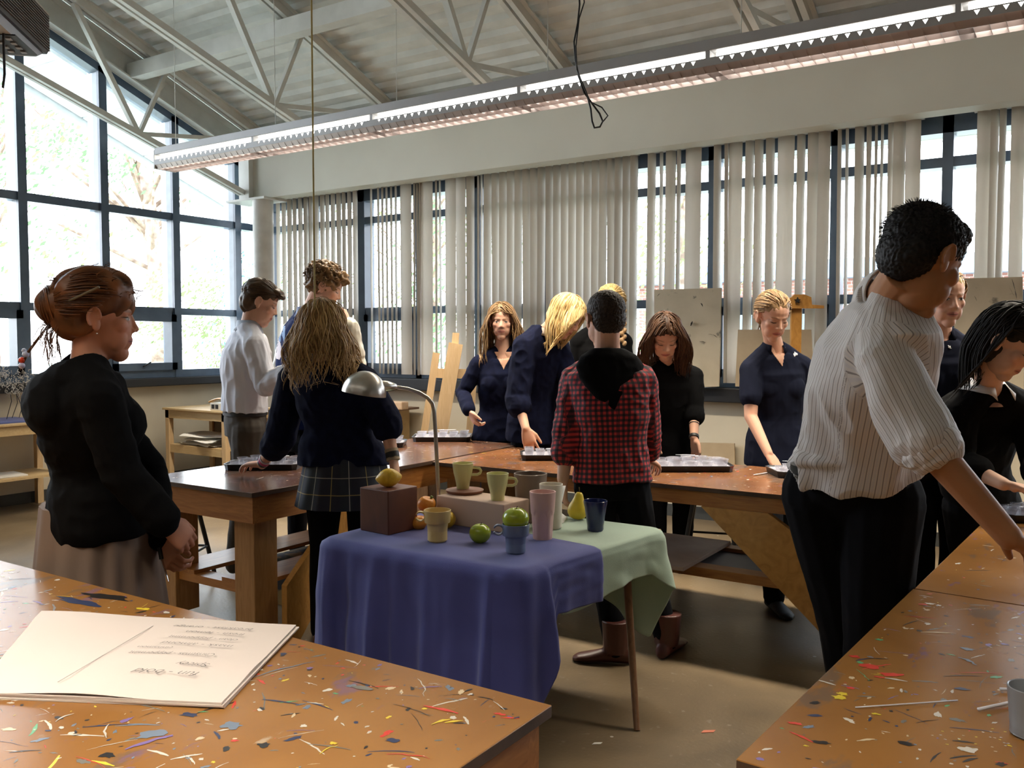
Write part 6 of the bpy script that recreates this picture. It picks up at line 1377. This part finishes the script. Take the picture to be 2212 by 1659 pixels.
for i in range(11):
    a = PD(1346, 672+i*7, 6.12); mb.ell(a+RT*(.010*(-1)**i), (.016, .014, .020), M=Matrix.Rotation(.5*(-1)**i, 4, FH), nu=12, nv=8)
br = remesh(mb, 'braid', HR['dkblonde'], .004, o, 1, lambda me: seta(me, 'hv', [(.7, 0, 0)]*len(me.vertices)))
# ---- boy in the red plaid shirt, from behind
N = PD(1312, 778, 4.06); Pp = PD(1322, 1036, 4.04)
F = Fig('m', N, Pp, dv(-.15, 1), PD(1306, 692, 4.02), dv(-.36, .92, -.12), hs=1.06, k=.95, bow=.02, sh={-1: PD(1242, 822, 4.10), 1: PD(1386, 822, 4.04)})
e2 = PD(1226, 935, 4.05); w2 = PD(1216, 1035, 4.0); e1 = PD(1398, 930, 4.1); w1 = PD(1398, 990, 4.22)
fl = PZ(1330, 1432, 0); fr_ = PZ(1440, 1415, 0); feet = [(-1, (fl.x, fl.y)), (1, (fr_.x, fr_.y))]
o = body(F, 'boy in red and black checked shirt with black hood, from behind', 'fair', [dict(W=w2, d=dv(.05, .1, -1), pal=dv(1, .2, 0), side=dv(0, 1, 0), curl=.5), dict(W=w1, d=dv(.5, .7, -.35), pal=dv(-.3, .2, -.9), side=dv(-.6, .6, 0), curl=.5)], .0042, [(-1, e2, w2), (1, e1, w1)], feet)
M_red2 = mat('red_check', (.30, .018, .022), .8); n = M_red2.node_tree; b = n.nodes['Principled BSDF']; a = n.nodes.new('ShaderNodeAttribute'); a.attribute_name = 'guv'; s_ = n.nodes.new('ShaderNodeSeparateXYZ'); L(n, a.outputs['Vector'], s_.inputs[0])
k1 = sm(n, mth(n, 'ABSOLUTE', mth(n, 'SUBTRACT', mth(n, 'FRACT', mth(n, 'DIVIDE', s_.outputs[0], .0235)), .5)), .21, .29); k2 = sm(n, mth(n, 'ABSOLUTE', mth(n, 'SUBTRACT', mth(n, 'FRACT', mth(n, 'DIVIDE', s_.outputs[1], .0235)), .5)), .21, .29)
L(n, mixc(n, mth(n, 'MAXIMUM', k1, k2), (.50, .028, .028), mixc(n, mth(n, 'MINIMUM', k1, k2), (.085, .008, .016), (.008, .005, .008))), b.inputs['Base Color'])
mb = MB(); F.torso(mb, .024, -.02, .97, flare=.03); F.arm(mb, -1, e2, w2, .024, .72, cuff=.008, puff=.006); F.arm(mb, 1, e1, w1, .024, .85, cuff=.004, puff=.004)
def post(me, F=F, e=((-1, e2, w2), (1, e1, w1))):
    segattr(me, [(F.sp(-.1), F.sp(.93), .15, F.face)]+[(F.shp[s], a, .05, F.face) for s, a, _ in e]+[(a, c, .042, F.face) for _, a, c in e]); wrinkle(.013, 8, 9, 21)(me)
remesh(mb, 'checked_shirt', M_red2, .0055, o, 2, post)
mb = MB(); c = F.sp(.90)-F.face*.075; Mr = Matrix.Rotation(math.atan2(F.ax.y, F.ax.x), 4, 'Z')
c0_ = PD(1312, 800, 3.95); rings = []
for y_, hw, dp in ((752, 34, .05), (768, 62, .075), (790, 76, .085), (815, 72, .085), (840, 56, .075), (862, 40, .060), (886, 16, .04)): cc = PD(1314+(y_-752)*.10, y_, 3.985-max(0, y_-800)*.0006); rings.append(ringp(cc, F.ax, F.face, hw*4/FPX, dp*.8, 24, 2))
mb.loft(rings); remesh(mb, 'hood', M_blk, .006, o, 3, wrinkle(.006, 10, 10, 3))
trousers(F, o, feet, M_trs); shoes(o, F, [feet[0][1]], mat('oxblood_boot', (.075, .02, .014), .4), 'boot', [dv(-.95, .15)], boot=.2); shoes(o, F, [feet[1][1]], mat('oxblood_boot', (.075, .02, .014), .4), 'boot', [dv(.5, .8)], boot=.2)
cap(F.H, 'hair', HR['crop'], o, [((0, -.020, .048), (.080, .096, .080)), ((0, -.042, .004), (.076, .062, .074))], .0022, 190, .003, 4)
# ---- brunette girl looking down
N = PD(1442, 785, 5.62); Pp = PD(1446, 1000, 5.75)
F = Fig('f', N, Pp, dv(.0, -1), PD(1436, 728, 5.45), dv(-.03, -.80, -.62), hs=1.16, k=1.06, bow=.03)
e2 = PD(1500, 885, 5.6); w2 = PD(1499, 945, 5.45); e1 = PD(1392, 880, 5.6); w1 = PD(1400, 950, 5.45); feet = [(1, floorpt(1420, 1000, 5.75)), (-1, floorpt(1475, 1000, 5.75))]
o = body(F, 'long-haired brunette girl in black looking down before the tall drawing board', 'fair', [dict(W=w2, d=dv(.15, -.1, -1), pal=dv(-.7, -.4, 0), side=dv(-.4, -.9, 0), curl=.4), dict(W=w1, d=dv(.1, -.4, -.9), pal=dv(.5, .5, -.4), side=dv(.8, 0, 0), curl=.5)], VF, [(1, e1, w1), (-1, e2, w2)], feet)
mb = MB(); F.torso(mb, .020, -.10, .985, bust=.045, flare=.02); F.arm(mb, 1, e1, w1, .02, .7); F.arm(mb, -1, e2, w2, .024, .62, cuff=.008); remesh(mb, 'top', M_blk, .006, o, 2, wrinkle(.010, 7, 6, 25)); trousers(F, o, feet, M_trs)
band(e2.lerp(w2, .98), w2-e2, .031, .018, M_br[0], 'bracelet', o); band(e2.lerp(w2, .55), w2-e2, .033, .006, M_br[0], 'bracelet', o)
cap(F.H, 'hair', HR['brunette'], o, CAPS+[((0, -.03, -.03), (.080, .065, .07))], .003, 60, .0045, 4)
strand_mesh(fall(F.H, 400, .44, 12, .0, .005, 22, [(F.sp(.2), F.sp(.85), .12)], facew=.066), 'hair_strands', HR['brunette'], o, .0040, 7)
# ---- girl in the navy polo
N = PD(1674, 758, 5.08); Pp = PD(1684, 995, 5.12)
F = Fig('f', N, Pp, dv(.12, -1), PD(1668, 684, 4.98), dv(.20, -.85, -.48), hs=1.12, k=1.04, bow=.02, sh={1: PD(1622, 798, 5.04), -1: PD(1732, 792, 5.12)})
e1 = PD(1622, 900, 4.98); w1 = PD(1660, 980, 4.85); e2 = PD(1752, 900, 5.2); w2 = PD(1756, 985, 5.1); fq = PZ(1672, 1318, 0); fq2 = PZ(1715, 1290, 0); feet = [(1, (fq.x, fq.y)), (-1, (fq2.x, fq2.y))]
o = body(F, 'girl with tied-back hair in navy polo shirt, reaching down to a tray', 'fair', [dict(W=w1, d=dv(.4, -.3, -.7), pal=dv(0, .2, -1), side=dv(.9, .3, 0), curl=.55, spread=.12)], .0045, [(1, e1, w1), (-1, e2, w2)], feet)
mb = MB(); F.torso(mb, .016, -.04, .975, bust=.05, flare=.03); F.arm(mb, 1, e1, w1, .013, .30, cuff=.006); F.arm(mb, -1, e2, w2, .013, .30, cuff=.006); g = remesh(mb, 'polo_shirt', M_polo, .0055, o, 2, wrinkle(.008, 7, 6, 31))
decal(o, g, [[(1660, 750), (1697, 750), (1690, 792)]], SK['fair'], 'neckline_skin'); collar(F, o, M_polo, r=.056, h=.018, open_=.55, spread=.022)
decal(o, g, [[(1714, 764), (1720, 762), (1719, 769), (1715, 770)], [(1717, 760), (1723, 765), (1721, 768), (1716, 762)]], M_wht, 'chest_logo')
trousers(F, o, feet, M_trs); shoes(o, F, [f for _, f in feet], M_black)
cap(F.H, 'hair', HR['dkblonde'], o, [((0, -.022, .050), (.080, .096, .080)), ((0, -.046, -.002), (.074, .060, .072))], .002, 60, .0045, 4); strand_mesh(combed(F.H, 330, (-.0, -.10, -.01), 4), 'hair_strands', HR['dkblonde'], o, .0032, 2)
p = F.H.P(0, -.105, -.01); strand_mesh([[p, p+F.H.x*.02*random.Random(i).uniform(-1, 1)-Zv*.05-F.H.f*.01, p-Zv*.12+F.H.x*.03*random.Random(i+9).uniform(-1, 1)] for i in range(60)], 'ponytail', HR['dkblonde'], o, .004, 3)
# ---- man in the striped shirt, right foreground
N = PD(1922, 648, 2.26); Pp = PD(1838, 1050, 2.56)
F = Fig('m', N, Pp, dv(.62, .72), PD(1990, 566, 2.13), dv(.88, .27, -.50), hs=1.05, k=1.0, bow=.045, sh={1: PD(1908, 778, 2.14), -1: PD(1838, 750, 2.46)})
e1 = PD(1992, 945, 2.04); w1 = PD(2180, 1160, 1.97); e2 = PD(1850, 930, 2.72); w2 = PD(1850, 1020, 2.80); feet = [(1, floorpt(1872, 1000, 2.58)), (-1, floorpt(1888, 1000, 2.80))]
o = body(F, 'young man in striped shirt and black trousers, reaching over the right table', 'tan', [dict(W=w1, d=dv(.85, .3, -.5), pal=dv(-.2, 0, -1), side=dv(-.2, 1, 0), curl=.45), dict(W=w2, d=dv(.6, .5, -.3), pal=dv(0, 0, -1), side=dv(.6, -.6, 0), curl=.4)], VN, [(1, e1, w1), (-1, e2, w2)], feet)
M_str = mat('striped_shirting', (.64, .60, .56), .7); n = M_str.node_tree; b = n.nodes['Principled BSDF']; a = n.nodes.new('ShaderNodeAttribute'); a.attribute_name = 'guv'; s_ = n.nodes.new('ShaderNodeSeparateXYZ'); L(n, a.outputs['Vector'], s_.inputs[0])
cur = mixc(n, mth(n, 'MULTIPLY', line(n, s_.outputs[0], .0125, .5, .20), .30), (.66, .62, .58), (.50, .50, .58)); cur = mixc(n, mth(n, 'MULTIPLY', line(n, s_.outputs[0], .0125, .0, .11), .75), cur, (.13, .11, .11)); L(n, cur, b.inputs['Base Color'])
mb = MB(); F.torso(mb, .022, .09, .985, belly=.01, flare=.05)
mb.ell(F.sp(.17), (.185, .15, .045), M=Matrix.Rotation(math.atan2(F.ax.y, F.ax.x), 4, 'Z'))
S0 = F.shp[1]; cuffp = e1.lerp(w1, .10); limb(mb, [S0, S0.lerp(e1, .5), e1-Zv*.005, cuffp], [.066, .074, .076, .066]); S1 = F.shp[-1]; limb(mb, [S1, S1.lerp(e2, .5), e2], [.066, .070, .066])
def post(me, F=F):
    segattr(me, [(F.sp(-.05), F.sp(.93), .15, F.face), (S0, e1, .085, -F.face), (S1, e2, .07, F.face), (e1, e1.lerp(w1, .5), .07, F.face)])
    vs = [v.co.copy() for v in me.vertices]; ns = [v.normal.copy() for v in me.vertices]; A = (e1-S0).normalized()
    for v, c, nn in zip(me.vertices, vs, ns):
        q = V((c.x*8, c.y*8, c.z*3.2)); dz = max(0, min(1, (F.N.z-c.z)/.5)); a = 1-abs(noise.noise(q+V((3, 1, 7))))*2.4; b_ = noise.noise(c*22); v.co = c+nn*((.021*a+.004*b_-.010)*(.25+.9*dz))
shm = remesh(mb, 'striped_shirt', M_str, .0045, o, 2, post)
mb = MB(); dq = (w1-e1).normalized()
for u, r_, w_ in ((.10, .070, .035), (.17, .064, .03)): q = e1.lerp(w1, u); mb.tube([q-dq*w_*.7, q-dq*w_*.3, q+dq*w_*.3, q+dq*w_*.7], [r_*.80, r_, r_, r_*.85], 24)
def post(me): segattr(me, [(e1-dq*.1, w1, .07, dq.cross(Zv)), ]); wrinkle(.010, 16, 16, 2)(me)
remesh(mb, 'rolled_cuff', M_str, .0045, o, 2, post)
mb = MB(); vs = []; up_ = (F.H.P(0, -.02, -.05)-F.N).normalized(); NB = F.N+up_*.016
for i, (h, r_) in enumerate(((-.02, .068), (.020, .068), (.048, .068), (.054, .071), (.050, .075), (.030, .080), (.010, .085), (-.010, .090), (-.009, .086), (.008, .081), (.030, .075), (-.02, .072))): vs.append(ringp(NB+up_*h, F.ax, F.ax.cross(up_).normalized(), r_*1.10, r_*1.10, 36, 2))
co = MB().loft(vs+[vs[0]], cap=False).build('collar', M_str, o, smooth=True); seta(co.data, 'guv', [((v.co-NB).dot(up_), 0, 0) for v in co.data.vertices])
mb = MB(); F.torso(mb, .012, -.16, .10)
for sd, ft in feet: F.leg(mb, sd, ft, .028)
tr_ = remesh(mb, 'trousers', M_trs, .006, o, 2, wrinkle(.008, 6, 3, 8)); shoes(o, F, [f for _, f in feet], M_black)
mb = MB(); mb.loft([ringp(F.sp(u), F.ax, F.face, .158+.016, .108+.018) for u in (.07, .12)]); mb.build('belt', M_black, o, smooth=40)
cap(F.H, 'hair', HR['black'], o, [((0, -.018, .050), (.082, .099, .082)), ((0, -.044, .006), (.077, .062, .076)), ((0, .030, .088), (.062, .050, .036))], .0026, 170, .0032, 4)
spk = []; rnd = random.Random(3); k = 0
while k < 900:
    a = V((rnd.gauss(0, 1), rnd.gauss(0, 1), rnd.gauss(0, 1))).normalized()
    if a.z < -.55 or (a.y > .62 and a.z < .5) or (a.y > .15 and a.z < .05) or (a.z < 0 and a.y > -.15): continue
    p = V((0, -.020, .046))+V((a.x*.081, a.y*.098, a.z*.083)); d = (a+V((0, .25, -.5))).normalized(); spk.append([F.H.M @ p, F.H.M @ (p+a*.0015+d*.005), F.H.M @ (p+a*.001+d*.011)]); k += 1
strand_mesh(spk, 'hair_strands', HR['black'], o, .0013, 3)
# ---- girl behind the man
N = PD(2028, 728, 4.05); Pp = PD(2026, 985, 4.1)
F = Fig('f', N, Pp, dv(-.1, -1), PD(2040, 645, 3.98), dv(.03, -1, -.20), hs=1.06, k=1.0)
e1 = PD(1985, 870, 4.05); w1 = PD(1990, 960, 3.95); e2 = PD(2068, 870, 4.15); w2 = PD(2060, 960, 4.05); feet = [(1, floorpt(1990, 1000, 4.1)), (-1, floorpt(2060, 1000, 4.1))]
o = body(F, 'pale girl in navy polo whose face shows past the striped-shirt man', 'fairopen', [], .0045, [(1, e1, w1), (-1, e2, w2)], feet)
mb = MB(); F.torso(mb, .014, -.02, .975, bust=.05); F.arm(mb, 1, e1, w1, .014, .34, cuff=.012); F.arm(mb, -1, e2, w2, .014, .34, cuff=.012); g = remesh(mb, 'polo_shirt', M_polo, .006, o, 2, wrinkle(.008, 7, 6, 35)); trousers(F, o, feet, M_trs)
decal(o, g, [[(2022, 708), (2052, 706), (2044, 722)]], SK['fair'], 'neckline_skin'); collar(F, o, M_polo, r=.055, h=.016, open_=.6, spread=.022)
decal(o, g, [[(2047, 746), (2053, 748), (2055, 753), (2049, 752)]], M_wht, 'chest_logo')
cap(F.H, 'hair', HR['blonde'], o, [((0, -.022, .050), (.080, .096, .080)), ((0, -.046, -.002), (.075, .060, .072))], .002, 60, .0045, 4); strand_mesh(combed(F.H, 260, (-.0, -.10, -.01), 4), 'hair_strands', HR['dkblonde'], o, .0034, 2)
p = PD(1995, 690, 4.02); strand_mesh([[F.H.P(.02, -.09, -.02), p+Zv*.03, p+RT*.02*random.Random(i).uniform(-1, 1), p-Zv*.09+RT*.03*random.Random(i+9).uniform(-1, 1)] for i in range(70)], 'ponytail', HR['honey'], o, .004, 3)
# ---- black-haired girl at the right edge
N = PD(2128, 850, 3.52); Pp = PD(2120, 1075, 3.86)
F = Fig('f', N, Pp, dv(.40, -.85), PD(2178, 740, 3.26), dv(.52, -.55, -.62), hs=1.10, k=1.04, bow=.04, sh={1: PD(2072, 895, 3.52), -1: PD(2215, 885, 3.55)})
e1 = PD(2072, 1000, 3.50); w1 = PD(2168, 1046, 3.30); e2 = PD(2240, 1000, 3.5); w2 = PD(2235, 1050, 3.3); feet = [(1, floorpt(2100, 1000, 3.9)), (-1, floorpt(2170, 1000, 3.9))]
o = body(F, 'girl with long black hair and white collar leaning in at the right edge', 'light', [dict(W=w1, d=dv(.9, -.1, -.2), pal=dv(-.1, -.2, -1), side=dv(0, -1, .2), curl=.6, spread=.1)], .0042, [(1, e1, w1), (-1, e2, w2)], feet)
mb = MB(); F.torso(mb, .022, -.02, .96, bust=.05); F.arm(mb, 1, e1, w1, .022, .70, cuff=.008); F.arm(mb, -1, e2, w2, .022, .7); g = remesh(mb, 'jumper', M_blk, .006, o, 2, wrinkle(.008, 7, 6, 41)); trousers(F, o, feet, M_trs)
collar(F, o, M_wht, r=.060, h=.026, open_=.50, spread=.044)
cap(F.H, 'hair', HR['black'], o, CAPS+[((0, -.03, -.03), (.080, .065, .07))], .002, 60, .0045, 4)
strand_mesh(fall(F.H, 650, .34, 14, .0, .003, 20, [(F.sp(.2), F.sp(.9), .13)], facew=.072, comb=(0, -1, -.1), ymax=.0), 'hair_strands', HR['black'], o, .0038, 7)
